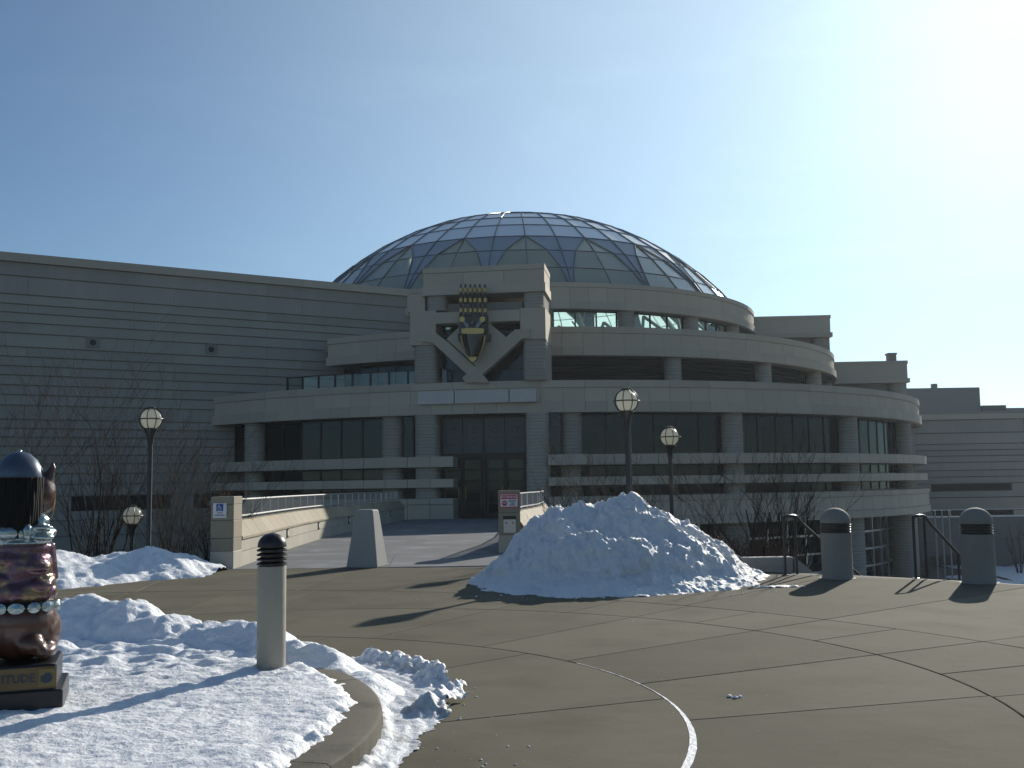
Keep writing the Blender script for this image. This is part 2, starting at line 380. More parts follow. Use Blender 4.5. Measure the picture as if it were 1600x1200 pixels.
for k in range(4):
    ths = TH[k]
    for i, t0 in enumerate(ths):
        t1 = ths[(i+1) % len(ths)]
        if t1 <= t0: t1 += 360
        t0r, t1r = radians(t0), radians(t1)
        n = max(3, int((t1-t0)/1.6)); inner = []; outer = []
        for q in range(n+1):
            th = t0r+(t1r-t0r)*q/n; ri = max(.0, rad(k, th % (2*pi))); ro = rad(k+1, th % (2*pi))
            if ro-ri < .1: continue
            e0 = g/ri if q == 0 else (-g/ri if q == n else 0); e1 = g/ro if q == 0 else (-g/ro if q == n else 0)
            inner.append((C0[0]+(ri+g)*cos(th+e0), C0[1]+(ri+g)*sin(th+e0))); outer.append((C0[0]+(ro-g)*cos(th+e1), C0[1]+(ro-g)*sin(th+e1)))
        if len(inner) < 2: continue
        m_ = len(inner); V = []; F = []; dz = random.uniform(-.001, .001); c = .007
        mid = Vector((sum(p[0] for p in inner+outer)/(2*m_), sum(p[1] for p in inner+outer)/(2*m_)))
        loop = inner + outer[::-1]; nl = len(loop)
        for p in loop: V.append((*p, -.014))
        for p in loop: V.append((*p, dz-.004))
        for p in loop:
            d = (mid-Vector(p)); d.normalize(); V.append((p[0]+d.x*c, p[1]+d.y*c, dz))
        for a in range(nl):
            d = (a+1) % nl; F += [(a, d, d+nl, a+nl), (a+nl, d+nl, d+2*nl, a+2*nl)]
        for q in range(m_-1): F.append((2*nl+q, 2*nl+q+1, 2*nl+nl-2-q, 2*nl+nl-1-q))
        s_ = MB().add(V, F).build('paving_slab', m_plaza, plaza)
# damp edge strip under the bridge side of the plaza
b = MB(); b.prism([(C0[0]+15.95*cos(t), C0[1]+15.95*sin(t)) for t in [radians(a) for a in range(-30, 215, 3)]] + [(C0[0]+15.75*cos(t), C0[1]+15.75*sin(t)) for t in [radians(a) for a in range(214, -31, -3)]], -1.2, -.03)
struct(b.build('plaza_edge', m_curb))

# packed snow lying in the worn inner joint
b = MB(); V = []; F = []
ths = [radians(-40+i*.6) for i in range(120)]
for i, th in enumerate(ths):
    cx, cy, R = ARC[1]; w = .004+.021*max(0, min(1, (radians(12)-th)/radians(25)))+.003*noise.noise(Vector((th*40, 0, 0)))
    V += [(cx+(R-w)*cos(th), cy+(R-w)*sin(th), .0025), (cx+(R+w)*cos(th), cy+(R+w)*sin(th), .0025)]
    if i: F.append((2*i-2, 2*i-1, 2*i+1, 2*i))
tag(b.add(V, F).build('joint_snow', m_snow), 'thin line of snow packed in the curved paving joint', 'snow', kind='stuff')

# bridge deck
deckL = [(-5.72, 20.72), (-5.78, 22), (-5.98, 27), (-6.12, 33), (-5.9, 38), (-5.5, 44), (-5.05, 50.6)]
deckR = [(.75, 20.1), (.22, 24.6), (.9, 30), (1.35, 36), (1.35, 44), (1.25, 50.3)]
def lerp_poly(P, y):
    for (x0, y0), (x1, y1) in zip(P, P[1:]):
        if y0 <= y <= y1: return x0+(x1-x0)*(y-y0)/(y1-y0)
    return P[0][0] if y < P[0][1] else P[-1][0]
b = MB(); ys_ = [20.3, 20.8] + span(22, 50.7, 2.05)
PL = [(lerp_poly(deckL, y)-.25, y) for y in ys_]; PR = [(lerp_poly(deckR, y)+.25, y) for y in ys_]
b.prism(PR+PL[::-1], -1.3, -.022); bridge = struct(b.build('bridge', m_joint))
ys2 = [20.78, 23.2, 25.9, 28.7, 31.6, 34.6, 37.7, 40.9, 44.2, 47.4, 50.6]
for y0, y1 in zip(ys2, ys2[1:]):
    for h in range(2):
        nn = 3; a_ = []; c_ = []
        for q in range(nn+1):
            y = y0+.008+(y1-y0-.016)*q/nn; xl, xr = lerp_poly(deckL, y), lerp_poly(deckR, y); xm = (xl+xr)/2
            A, B = (xl+.01, xm-.006) if h == 0 else (xm+.006, xr-.01)
            a_.append((A, y)); c_.append((B, y))
        MB().prism(c_+a_[::-1], -.022, .004).build('deck_slab', m_deck, bridge)

# steps going down to the lower garden between the two dome bollards
sd = Vector((cos(radians(46)), sin(radians(46)))); sp = Vector((-sd.y, sd.x)); SO = Vector(C0)+sd*15.75
stairs = thing('stair', (SO.x, SO.y, 0), 'concrete steps going down from the plaza between the two domed bollards', 'stairs')
for k in range(12):
    a = SO+sd*(.02+k*.33); z = -.16*(k+1)
    q = [a-sp*1.25, a+sd*.345-sp*1.25, a+sd*.345+sp*1.25, a+sp*1.25]
    MB().prism([(p.x, p.y) for p in q], z-.35, z).build('step', m_grey, stairs)

# ------------------------------------------------------------------ the museum
CX, CY = 1.2, 78.0
mus = thing('museum_building', (CX, CY, 0), 'round grey stone museum with stepped ring terraces and a glass dome', 'museum')
def ang(d): return radians(d)
def ring_band(R, z0, z1, a0, a1, step, zc, zl, name='parapet_band', back=.9):
    """z0 bottom, zl top of the smooth lip, zc bottom of the coping, z1 top; panels with open joints"""
    n = int(round((a1-a0)/step))
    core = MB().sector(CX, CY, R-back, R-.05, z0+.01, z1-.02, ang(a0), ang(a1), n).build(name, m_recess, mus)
    st = ang((a1-a0)/n); gp = .007/R
    def shared(R0, R1, za, zb, nm, m, seg=1, frac=1):
        me = MB().sector(0, 0, R0, R1, za, zb, -st*frac/2+gp, st*frac/2-gp, 2).mesh(nm, m)
        for i in range(int(n/frac)): inst(nm, me, core, (0, 0, 0), ang(a0)+st*frac*(i+.5))
    shared(R-.12, R, zl+.015, zc-.015, 'wall_panel', m_stone)
    shared(R-.14, R+.14, z0, zl, 'lip_stone', m_lip)
    shared(R-back, R+.05, zc, z1, 'coping_stone', m_lip, frac=2)
    return core
band1 = ring_band(27.7, 5.13, 6.72, -40.2, 102, 2.25, 6.36, 5.66)
band2 = ring_band(22.4, 8.62, 10.22, -32, 100, 3.0, 9.88, 9.1)
band3 = ring_band(17.0, 12.14, 13.78, -28, 100, 4.0, 13.5, 12.62)
# terraces and floors (stop the eye and the light between tiers)
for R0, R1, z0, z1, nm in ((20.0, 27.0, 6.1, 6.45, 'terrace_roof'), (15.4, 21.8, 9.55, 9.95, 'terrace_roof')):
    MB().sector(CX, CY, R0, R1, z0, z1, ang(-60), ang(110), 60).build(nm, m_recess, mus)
MB().sector(CX, CY, 0.05, 15.6, 8.7, 9.0, 0, 2*pi, 48).build('rotunda_floor', mat('pale_rotunda_floor', (.75, .74, .70), .5), mus)
MB().sector(CX, CY, 16.2, 17.2, 9.9, 13.7, ang(102), ang(215), 30).build('rotunda_back_wall', m_recess, mus)
MB().sector(CX, CY, 18.0, 18.4, -4.4, 9.5, ang(-70), ang(120), 50).build('core_wall', m_dark, mus)
MB().sector(CX, CY, 18.4, 26.3, .6, .9, ang(-42), ang(104), 50).build('gallery_floor', m_floor_in, mus)
MB().sector(CX, CY, 18.4, 26.3, 5.0, 5.3, ang(-42), ang(104), 50).build('gallery_ceiling', m_dark, mus)
MB().sector(CX, CY, 19.5, 19.9, 5.9, 9.4, ang(-60), ang(110), 50).build('plant_room_wall', m_dark, mus)

def ribbed(R, z0, z1, pitch=.17, dep=.035):
    prof = []; z = z0; n = max(1, int(round((z1-z0)/pitch))); h = (z1-z0)/n
    for i in range(n):
        a = z0+i*h; prof += [(R-dep, a), (R-dep, a+h*.22), (R, a+h*.34), (R, a+h*.88), (R-dep, a+h)]
    return prof
def column(adeg, Rc, rad_, z0, z1, m=m_course):
    a = ang(adeg); x, y = CX+Rc*sin(a), CY-Rc*cos(a)
    return MB().lathe(ribbed(rad_, z0, z1), x, y, 26).build('column', m, mus, smooth=35, origin=(x, y, z0))
for a in (-34.2, -15.6, 3.6, 22, 40.5, 58.5, 76.5, 94): column(a, 27.05, .56, .95, 5.14)
for a in (22, 40.5, 58.5, 76.5): column(a, 26.9, .8, -4.4, -.3)
for a in (21.3, 39.6, 57.8, 76): column(a, 21.8, .5, 6.4, 8.63)
for a in (3, 21, 39, 57, 75): column(a, 16.45, .52, 9.9, 12.15)

def mullions(R, z0, z1, a0, a1, step, name, w=.07, rails=(), m=m_frame):
    b = MB(); n = int(round((a1-a0)/step)); h = ang((a1-a0)/n)
    for i in range(n+1):
        a = ang(a0)+h*i; da = w/2/R; b.sector(CX, CY, R-.06, R+.06, z0, z1, a-da, a+da, 1)
    for z in [z0+w/2, z1-w/2]+list(rails): b.sector(CX, CY, R-.055, R+.055, z-w/2, z+w/2, ang(a0), ang(a1), n)
    fr = b.build(name, m, mus); return fr, n, h
def glazing(R, z0, z1, a0, a1, step, gm, name='window', tilt=.004, rails=()):
    """window band = frame part with each pane as a sub-part"""
    fr, n, h = mullions(R, z0, z1, a0, a1, step, name, rails=rails)
    zs = [z0]+list(rails)+[z1]
    for za, zb in zip(zs, zs[1:]):
        me = MB().sector(0, 0, R-.012, R+.012, za+.02, zb-.02, -h/2+.001, h/2-.001, 1).mesh('pane', gm)
        for i in range(n): inst('pane', me, fr, (0, 0, 0), ang(a0)+h*(i+.5)+random.uniform(-1, 1)*.0)
    return fr
# ground floor glazing between the columns (main window, slot windows under it)
for a0, a1, st in ((-33, -16.8, 2.7), (4.8, 20.8, 2.66), (23.2, 39.3, 2.68), (41.7, 57.3, 2.6), (59.7, 75.3, 2.6), (77.7, 93, 2.55)):
    glazing(26.75, 3.05, 5.14, a0, a1, st, m_win)
    glazing(26.75, 1.95, 2.54, a0, a1, st, m_win)
    glazing(26.75, 1.0, 1.55, a0, a1, st, m_win)
glazing(26.75, 3.05, 5.14, -38.4, -35.5, 2.9, m_win)
for a0, a1 in ((-39.5, -8.5), (3.2, 103)):
    n = int((a1-a0)/2.25); st = (a1-a0)/n
    for z0, z1 in ((2.54, 3.05), (1.54, 1.95)):
        core = MB().sector(CX, CY, 26.85, 27.95, z0+.01, z1-.01, ang(a0), ang(a1), n*2).build('sill_band', m_recess, mus)
        me = MB().sector(0, 0, 26.85, 28.02, z0, z1, -ang(st)/2+.0005, ang(st)/2-.0005, 2).mesh('sill_stone', m_lip)
        for i in range(n): inst('sill_stone', me, core, (0, 0, 0), ang(a0)+ang(st)*(i+.5))
    core = MB().sector(CX, CY, 26.5, 28.0, -.42, .95, ang(a0), ang(a1), n*2).build('base_band', m_recess, mus)
    for z0, z1, R1, nm, mm in ((.72, 1.0, 28.1, 'coping_stone', m_lip), (-.02, .69, 28.05, 'wall_panel', m_stone), (-.45, -.05, 28.12, 'lip_stone', m_lip)):
        me = MB().sector(0, 0, 26.6, R1, z0, z1, -ang(st)/2+.0005, ang(st)/2-.0005, 2).mesh(nm, mm)
        for i in range(n): inst(nm, me, core, (0, 0, 0), ang(a0)+ang(st)*(i+.5))
# recessed plain wall behind the lowest left part
MB().sector(CX, CY, 25.6, 26.2, -4.4, -.4, ang(-42), ang(6), 20).build('lower_wall', m_recess, mus)
# lower level: pale framed glass with horizontal bars
fr, n, h = mullions(26.1, -4.35, -.45, 6, 100, 3.1, 'lower_glazing', w=.10, rails=(-3.4, -2.4, -1.4), m=m_steel)
me = MB().sector(0, 0, 26.0, 26.02, -4.3, -.5, -h/2, h/2, 1).mesh('pane', m_win)
for i in range(n): inst('pane', me, fr, (0, 0, 0), ang(6)+h*(i+.5))
MB().sector(CX, CY, 18.4, 26.0, -4.6, -4.33, ang(0), ang(104), 40).build('lower_floor', m_floor_in, mus)
# blinds drawn inside the right-hand windows
for a0, a1, z0 in ((53.4, 56.6, 3.08), (44.2, 45.6, 3.08), (46.4, 48.6, 3.1), (60.2, 62.5, 3.5), (62.5, 64.6, 4.4), (24, 27, 3.1), (49.4, 50.6, 3.1)):
    b = MB(); k = 10
    for i in range(k):
        a = ang(a0+(a1-a0)*i/k); c = ang(a0+(a1-a0)*(i+.8)/k); dr = .06*(i % 2)
        b.sector(CX, CY, 26.35+dr, 26.37+dr, z0, 5.1, a, c, 1)
    b.build('window_blind', m_curtain, mus)
# second tier: louvred plant rooms
for a0, a1 in ((-31, -9), (2, 20.1), (22.5, 38.4), (40.8, 56.6), (59, 74.8)):
    if a0 < 0:
        glazing(21.3, 6.7, 8.63, a0, a1, 3.15, m_win)
    else:
        b = MB()
        b.sector(CX, CY, 21.0, 21.05, 6.4, 8.63, ang(a0), ang(a1), 14)
        lv = b.build('louvre_screen', m_dark, mus)
        for k in range(8):
            z = 6.62+k*.25; bb = MB(); V = []; F = []; nn = 12
            for i in range(nn+1):
                a = ang(a0+(a1-a0)*i/nn)
                for R, zz in ((21.32, z), (21.30, z-.03), (21.08, z+.13), (21.10, z+.16)): V.append((CX+R*sin(a), CY-R*cos(a), zz))
            for i in range(nn):
                for q in range(4): F.append((i*4+q, (i+1)*4+q, (i+1)*4+(q+1) % 4, i*4+(q+1) % 4))
            bb.add(V, F).build('louvre_blade', m_louvre, lv)
# third tier clerestory
for a0, a1 in ((-40, -22), (-20, 1.2), (4.9, 19.2), (22.9, 37.2), (40.9, 55.2), (58.9, 73.2), (76.8, 95)):
    glazing(16.2, 9.95, 12.16, a0, a1, 4.75, m_clear)
b = MB()
for a in range(180, 330, 18): b.sector(CX, CY, 16.2, 16.9, 9.9, 12.2, ang(a), ang(a+2), 1)
b.build('far_piers', m_recess, mus)

# dome
RS, ZC = 21.0, 1.0
DX = -.65
PH = [52.8, 48.2, 42.8, 37.4, 31.6, 26, 20, 12, 3]
A0 = -7.0
def dp(phi, adeg, dr=0.):
    p = radians(phi); a = ang(adeg); R = (RS+dr)*sin(p); return (CX+DX+R*sin(a), CY-R*cos(a), ZC+(RS+dr)*cos(p))
dome = MB().sector(CX, CY, 15.6, 16.5, 12.3, 13.72, 0, 2*pi, 80).build('dome', m_recess, mus)
HW = [.06, .17, .42, 1.0]      # half width of the dark wedge (1 = whole petal half) at each ring
def quad(b, pts):
    n = len(pts); c = sum((Vector(p) for p in pts), Vector())/n
    nrm = (Vector(pts[1])-Vector(pts[0])).cross(Vector(pts[2])-Vector(pts[0])).normalized()
    if nrm.dot(c-Vector((CX, CY, ZC))) < 0: nrm = -nrm
    P = [Vector(p)+(c-Vector(p)).normalized()*.03 for p in pts]
    b.add([p for p in P]+[p-nrm*.03 for p in P], [tuple(range(n)), tuple(range(2*n-1, n-1, -1))]+[(i, i+n, (i+1) % n+n, (i+1) % n) for i in range(n)])
for s_ in range(20):
    aw = A0+18*s_            # wedge centre
    for k in range(3):
        w0, w1 = 9*HW[k], 9*HW[k+1]
        b = MB(); quad(b, [dp(PH[k], aw-w0), dp(PH[k], aw), dp(PH[k+1], aw), dp(PH[k+1], aw-w1)])
        quad(b, [dp(PH[k], aw), dp(PH[k], aw+w0), dp(PH[k+1], aw+w1), dp(PH[k+1], aw)])
        b.build('wedge_panel', m_domew, dome)
        for sg in (-1, 1):
            pts = [dp(PH[k], aw+sg*w0), dp(PH[k], aw+sg*9), dp(PH[k+1], aw+sg*9), dp(PH[k+1], aw+sg*w1)]
            if w1 >= 8.99: pts = pts[:3]
            b = MB(); quad(b, pts); b.build('glass_pane', m_domeg, dome)
    for k in (3, 4):
        for h in (0, 1):
            b = MB(); quad(b, [dp(PH[k], aw+9*(h-1)), dp(PH[k], aw+9*h), dp(PH[k+1], aw+9*h), dp(PH[k+1], aw+9*(h-1))])
            b.build('roof_panel', m_domep, dome)
b = MB()
for k in range(5, len(PH)-1):
    for i in range(40): quad(b, [dp(PH[k], A0+9*i), dp(PH[k], A0+9*i+9), dp(PH[k+1], A0+9*i+9), dp(PH[k+1], A0+9*i)])
tag(b.build('crown_panels', m_domep, dome), kind='stuff')
b = MB()
for i in range(40):
    ph = PH if i % 2 == 0 else PH
    for k in range(len(PH)-1): b.tube(dp(PH[k], A0+9*i, .03), dp(PH[k+1], A0+9*i, .03), .042, n=5)
for k in range(1, len(PH)-1):
    for i in range(40): b.tube(dp(PH[k], A0+9*i, .02), dp(PH[k], A0+9*i+9, .02), .034, n=5)
for s_ in range(20):
    for sg in (-1, 1):
        for k in range(3): b.tube(dp(PH[k], A0+18*s_+sg*9*HW[k], .05), dp(PH[k+1], A0+18*s_+sg*9*HW[k+1], .05), .045, n=5)
b.build('mullions', m_mull, dome)
b = MB()                                    # deep trusses carrying the dome inside
for s_ in range(20):
    a = A0+18*s_
    for k in range(len(PH)-1): 
        p, q = Vector(dp(PH[k], a, -.9)), Vector(dp(PH[k+1], a, -.9)); b.tube(p, q, .22, n=6)
        if k < 4: b.tube(p, dp(PH[k+1], a+(4.5 if k % 2 else -4.5), -.3), .10, n=4)
    if s_ % 1 == 0:
        b.tube(dp(PH[0], a, -.9), dp(PH[2], a+9, -.9), .15, n=5); b.tube(dp(PH[0], a+18, -.9), dp(PH[2], a+9, -.9), .15, n=5)
for i in range(20): b.tube(dp(PH[4], A0+18*i, -.9), dp(PH[4], A0+18*i+18, -.9), .16, n=5)
b.build('trusses', m_rib, dome)

# left wing: wall of ribbed courses
wd = Vector((-1.68, -1)).normalized(); wfr, whit = frame((-6.8, 62.5), (wd.x, wd.y))
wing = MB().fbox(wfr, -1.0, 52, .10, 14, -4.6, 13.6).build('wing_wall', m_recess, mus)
zt = [13.8, 13.33, 12.6, 11.65, 11.15, 10.7, 10.2, 9.65, 8.95, 8.45, 7.97, 7.5, 7.0, 6.5, 5.97, 5.25, 4.8, 4.35, 3.9, 3.45, 3.0, 2.5, 1.95, 1.35, .6, .1, -.7, -1.5, -2.3, -3.1, -4.5]
def course(fr, s0, s1, za, zb, parent, m=m_course, top=False, gr=.055):
    pr = -.12 if top else 0
    v = [fr(s0, pr, zb+gr), fr(s1, pr, zb+gr), fr(s1, .3, zb+gr), fr(s0, .3, zb+gr), fr(s0, pr+(0 if top else .055), za), fr(s1, pr+(0 if top else .055), za), fr(s1, .3, za), fr(s0, .3, za)]
    return MB().hexa(v).build('coping_stone' if top else 'stone_course', m, parent)
for i, (za, zb) in enumerate(zip(zt, zt[1:])):
    if abs(za-1.35) < .01:
        s = 0.
        while s < 50:
            MB().fbox(wfr, s, s+1.2, .0, .35, .6, 1.35).build('slot_pier', m_course, wing); s += 6.2
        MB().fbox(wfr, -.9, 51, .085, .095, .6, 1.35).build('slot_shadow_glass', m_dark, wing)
        continue
    s = -1.0; first = True
    while s < 52:
        e = min(52, s+ (7.3 if i % 2 else 7.3) + (2.1 if first and i % 2 else 0)); first = False
        course(wfr, s+.006, e-.006, za, zb, wing, m_lip if i == 0 else m_course, top=(i == 0), gr=.03 if i == 0 else .055); s = e
for px, py in ((145, 535), (330, 546)):
    s, z = whit(px, py)
    b = MB().fbox(wfr, s-.32, s+.32, -.03, .2, z-.28, z+.28).build('wall_vent', m_recess, wing)
    c = wfr(s, -.06, z); n_ = wfr(s, -.02, z)
    MB().tube(n_, c, .17, .12, 12).build('vent_boss', m_louvre, b)
# stub that joins wing and rotunda, behind the entrance tower
# right wing: three stepped tiers
rd = Vector((1, -.055)).normalized(); rfr, rhit = frame((14.0, 75.3), (rd.x, rd.y))
rw = MB().fbox(rfr, 1.0, 9.5, .8, 10, 6, 13.5).build('stepped_wing', m_recess, mus)
MB().fbox(rfr, 1, 14.9, .8, 10, 2.5, 9.9).build('wing_tier', m_recess, rw)
MB().fbox(rfr, 1, 22.9, .25, 10, -4.5, 6.1).build('wing_tier', m_recess, rw)
for s1, zt_ in ((9.55, 13.75), (14.95, 10.25)):
    MB().fbox(rfr, 1.5, s1, 0, .9, zt_-1.3, zt_-.25).build('wall_panel', m_stone, rw)
    MB().fbox(rfr, 1.5, s1+.12, -.12, 1, zt_-1.62, zt_-1.3).build('lip_stone', m_lip, rw)
    MB().fbox(rfr, 1.5, s1+.05, -.05, 1, zt_-.25, zt_).build('coping_stone', m_lip, rw)
    x, y, _ = rfr(s1-.65, .75, 0)
    MB().lathe(ribbed(.6, zt_-4, zt_-1.6), x, y, 22).build('column', m_course, rw, smooth=35)
    MB().fbox(rfr, s1-.3, s1-.02, .3, 6, zt_-4, zt_-1.63).build('end_wall', m_course, rw)
zr = [6.25, 5.8, 4.85, 4.05, 3.6, 3.18, 2.72, 2.15, 1.68, 1.2]
for i, (za, zb) in enumerate(zip(zr, zr[1:])): course(rfr, 8, 23.0, za, zb, rw, m_lip if i == 0 else m_course, top=(i == 0), gr=.06)
for s0, s1 in ((8, 15.4), (16.9, 23.0)): pass
for s0, s1 in ((8, 9.2), (15.0, 16.2), (21.9, 23.0)): MB().fbox(rfr, s0, s1, 0, .6, .68, 1.2).build('slot_pier', m_course, rw)
course(rfr, 8, 23.0, .68, .2, rw); course(rfr, 8, 23.0, .2, -.72, rw)
for s0, s1 in ((8, 9.2), (15.0, 16.2), (21.9, 23.0)): MB().fbox(rfr, s0, s1, 0, .6, -1.35, -.72).build('slot_pier', m_course, rw)
for za, zb in ((-1.35, -1.9), (-1.9, -2.6), (-2.6, -4.5)): course(rfr, 8, 23.0, za, zb, rw)
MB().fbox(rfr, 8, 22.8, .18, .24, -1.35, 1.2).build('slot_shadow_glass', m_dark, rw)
x, y, _ = rfr(14.05, .6, 0)
b = MB(); b.box(x-.3, x+.25, y-.3, y+.3, 10.1, 10.75); b.box(x-.36, x+.3, y-.36, y+.36, 10.75, 10.87); b.build('roof_vent', m_recess, rw)

# entrance tower -----------------------------------------------------
td = Vector((cos(radians(8)), -sin(radians(8)))); tfr, thit = frame((-1.38, 50.25), (td.x, td.y))
tower = MB().fbox(tfr, -2.3, 2.4, 3.2, 3.4, 6.6, 11.2).build('entrance_tower', m_dark, mus)
def TP(pts): return [thit(*p) for p in pts]
def tbox(px0, py0, px1, py1, w0, w1, name, m, par=None):
    """rectangle given on the facade plane by two photo corners, made a solid between depths w0 and w1"""
    u_0, z_1 = thit(px0, py0); u_1, z_0 = thit(px1, py1)
    return MB().fbox(tfr, u_0, u_1, w0, w1, z_0, z_1).build(name, m, par or tower)
UL, UR = -3.03, 3.08
# head block in three courses
for u_a, u_b in ((UL, -1.0), (-.985, 1.05), (1.065, UR)):
    MB().fbox(tfr, u_a, u_b, 0, 2.6, 11.55, 12.22).build('head_block', m_stone, tower)
MB().fbox(tfr, UL-.02, UR+.02, -.03, 2.65, 12.235, 12.5).build('coping_stone', m_stone, tower)
MB().fbox(tfr, UL-.04, UR+.05, -.08, 2.7, 11.1, 11.54).build('lip_stone', m_lip, tower)
# side walls / legs of the tower
def leg(u_a, u_b, z0, z1, w0=.05, w1=2.5, name='tower_leg'):
    """ribbed half-round leg: a rounded front on a rectangular shaft"""
    b = MB(); V = []; F = []; n = 14; hw = (u_b-u_a)/2; uc = (u_a+u_b)/2
    prof = ribbed(1.0, z0, z1, .165, .04); mrow = 0
    rows = []
    for r, z in prof:
        ring = [(uc+hw*r*math.copysign(abs(cos(t))**.55, cos(t)), w0+(w1-w0)*.22-(w1-w0)*.22*r*abs(sin(t))**.55) for t in [pi-pi*i/n for i in range(n+1)]]
        ring += [(uc+hw*r, w1), (uc-hw*r, w1)]
        rows.append([tfr(u, w, z) for u, w in ring])
    nn = len(rows[0])
    for rr in rows: V += rr
    for k in range(len(rows)-1): F += [(k*nn+i, k*nn+(i+1) % nn, (k+1)*nn+(i+1) % nn, (k+1)*nn+i) for i in range(nn)]
    F += [tuple(range(nn)), tuple(range((len(rows)-1)*nn, len(rows)*nn))]
    return b.add(V, F).build(name, m_course, tower, smooth=40)
leg(-2.92, -1.9, 10.35, 11.1); leg(1.98, 3.02, 10.3, 11.1)
leg(-3.6, -2.42, 6.72, 8.62); leg(1.92, 3.12, 6.72, 8.72)
# ground-floor legs flanking the door
leg(-3.58, -2.42, -.02, 5.12); leg(1.98, 3.14, -.02, 5.12)
# shoulder blocks and beams
MB().fbox(tfr, -3.72, -2.4, -.02, 2.4, 8.62, 10.34).build('shoulder_block', m_stone, tower)
MB().fbox(tfr, 1.85, 3.1, -.02, 2.4, 8.73, 10.29).build('shoulder_block', m_stone, tower)
MB().fbox(tfr, -3.9, -3.0, .2, 2.4, 10.34, 11.2).build('side_block', m_stone, tower)
MB().fbox(tfr, -2.39, 1.84, -.10, .8, 9.66, 10.22).build('cross_beam', m_lip, tower)
z = 0
def ext(pts, w0, w1, name, m, par=None): return MB().fext(tfr, TP(pts), w0, w1).build(name, m, par or tower)
c3 = lambda x, y: (600+x/4.8, 390+y/4.8)
ext([c3(290, 625), c3(385, 625), c3(470, 685), c3(700, 893), c3(640, 950), c3(368, 700), c3(290, 692)], -.16, .5, 'diagonal_brace', m_lip)
ext([c3(1095, 598), c3(985, 602), c3(918, 660), c3(590, 965), c3(620, 1000), c3(672, 1000), c3(1035, 672), c3(1095, 664)], -.15, .5, 'diagonal_brace', m_lip)
ext([c3(640, 952), c3(700, 895), c3(748, 945), c3(790, 1000), c3(690, 1000)], -.14, .5, 'brace_foot', m_lip)
ext([c3(470, 672), c3(560, 585), c3(560, 480), c3(800, 480), c3(800, 560), c3(915, 655), c3(698, 880)], -.05, .45, 'shield_slab', m_stone)
# frieze slabs over the door (no legible text in the photograph)
for a, c in ((653.5, 710), (711, 795.5), (796.5, 838)):
    z1, z0 = 6.28, 5.62; u_a, u_b = thit(a, 620)[0], thit(c, 620)[0]
    MB().fbox(tfr, u_a+.01, u_b-.01, -.16, .5, z0+.02, z1).build('frieze_slab', m_stone_l, tower)
# glazing behind the open frame of the tower
tg = MB().fbox(tfr, -2.4, 1.95, 1.5, 1.56, 6.7, 6.78)
for u in (-2.4, -.95, .5, 1.9): tg.fbox(tfr, u-.04, u+.04, 1.5, 1.58, 6.78, 10.3)
for z in (7.45, 9.3, 9.75): tg.fbox(tfr, -2.4, 1.95, 1.49, 1.57, z-.035, z+.035)
tg = tg.build('tower_window', m_frame, tower)
for u_a, u_b in ((-2.36, -.99), (-.91, .46), (.54, 1.86)):
    for z0, z1 in ((6.8, 7.41), (7.49, 9.26), (9.34, 9.71), (9.79, 10.3)):
        MB().fbox(tfr, u_a, u_b, 1.53, 1.545, z0, z1).build('pane', m_win, tg)
MB().fbox(tfr, -1.9, 1.9, .6, 2.4, 10.3, 10.75).build('inner_beam', m_recess, tower)
# ring wall between tower legs and first columns: narrow windows
for px0, px1 in ((626, 641), (857, 875)):
    u_a, u_b = thit(px0, 700)[0], thit(px1, 700)[0]
    f = MB()
    for q in (u_a, u_b): f.fbox(tfr, q-.03, q+.03, .62, .72, 3.05, 5.13)
    for zz in (3.08, 5.1): f.fbox(tfr, u_a, u_b, .62, .72, zz-.03, zz+.03)
    f = f.build('narrow_window', m_frame, mus)
    MB().fbox(tfr, u_a, u_b, .66, .675, 3.05, 5.13).build('pane', m_win, f)
for u_a, u_b in ((-5.35, -3.55), (3.1, 5.0)):       # short sills between leg and column
    for z0, z1 in ((2.54, 3.05), (1.54, 1.95)): MB().fbox(tfr, u_a, u_b, .0 if u_a > 0 else .1, 1.2, z0, z1).build('sill_stone', m_lip, mus)
    MB().fbox(tfr, u_a, u_b, .1, 1.2, -.4, 1.0).build('base_wall', m_stone, mus)
    MB().fbox(tfr, u_a, u_b, 1.1, 1.3, 1.0, 3.05).build('slot_back', m_dark, mus)
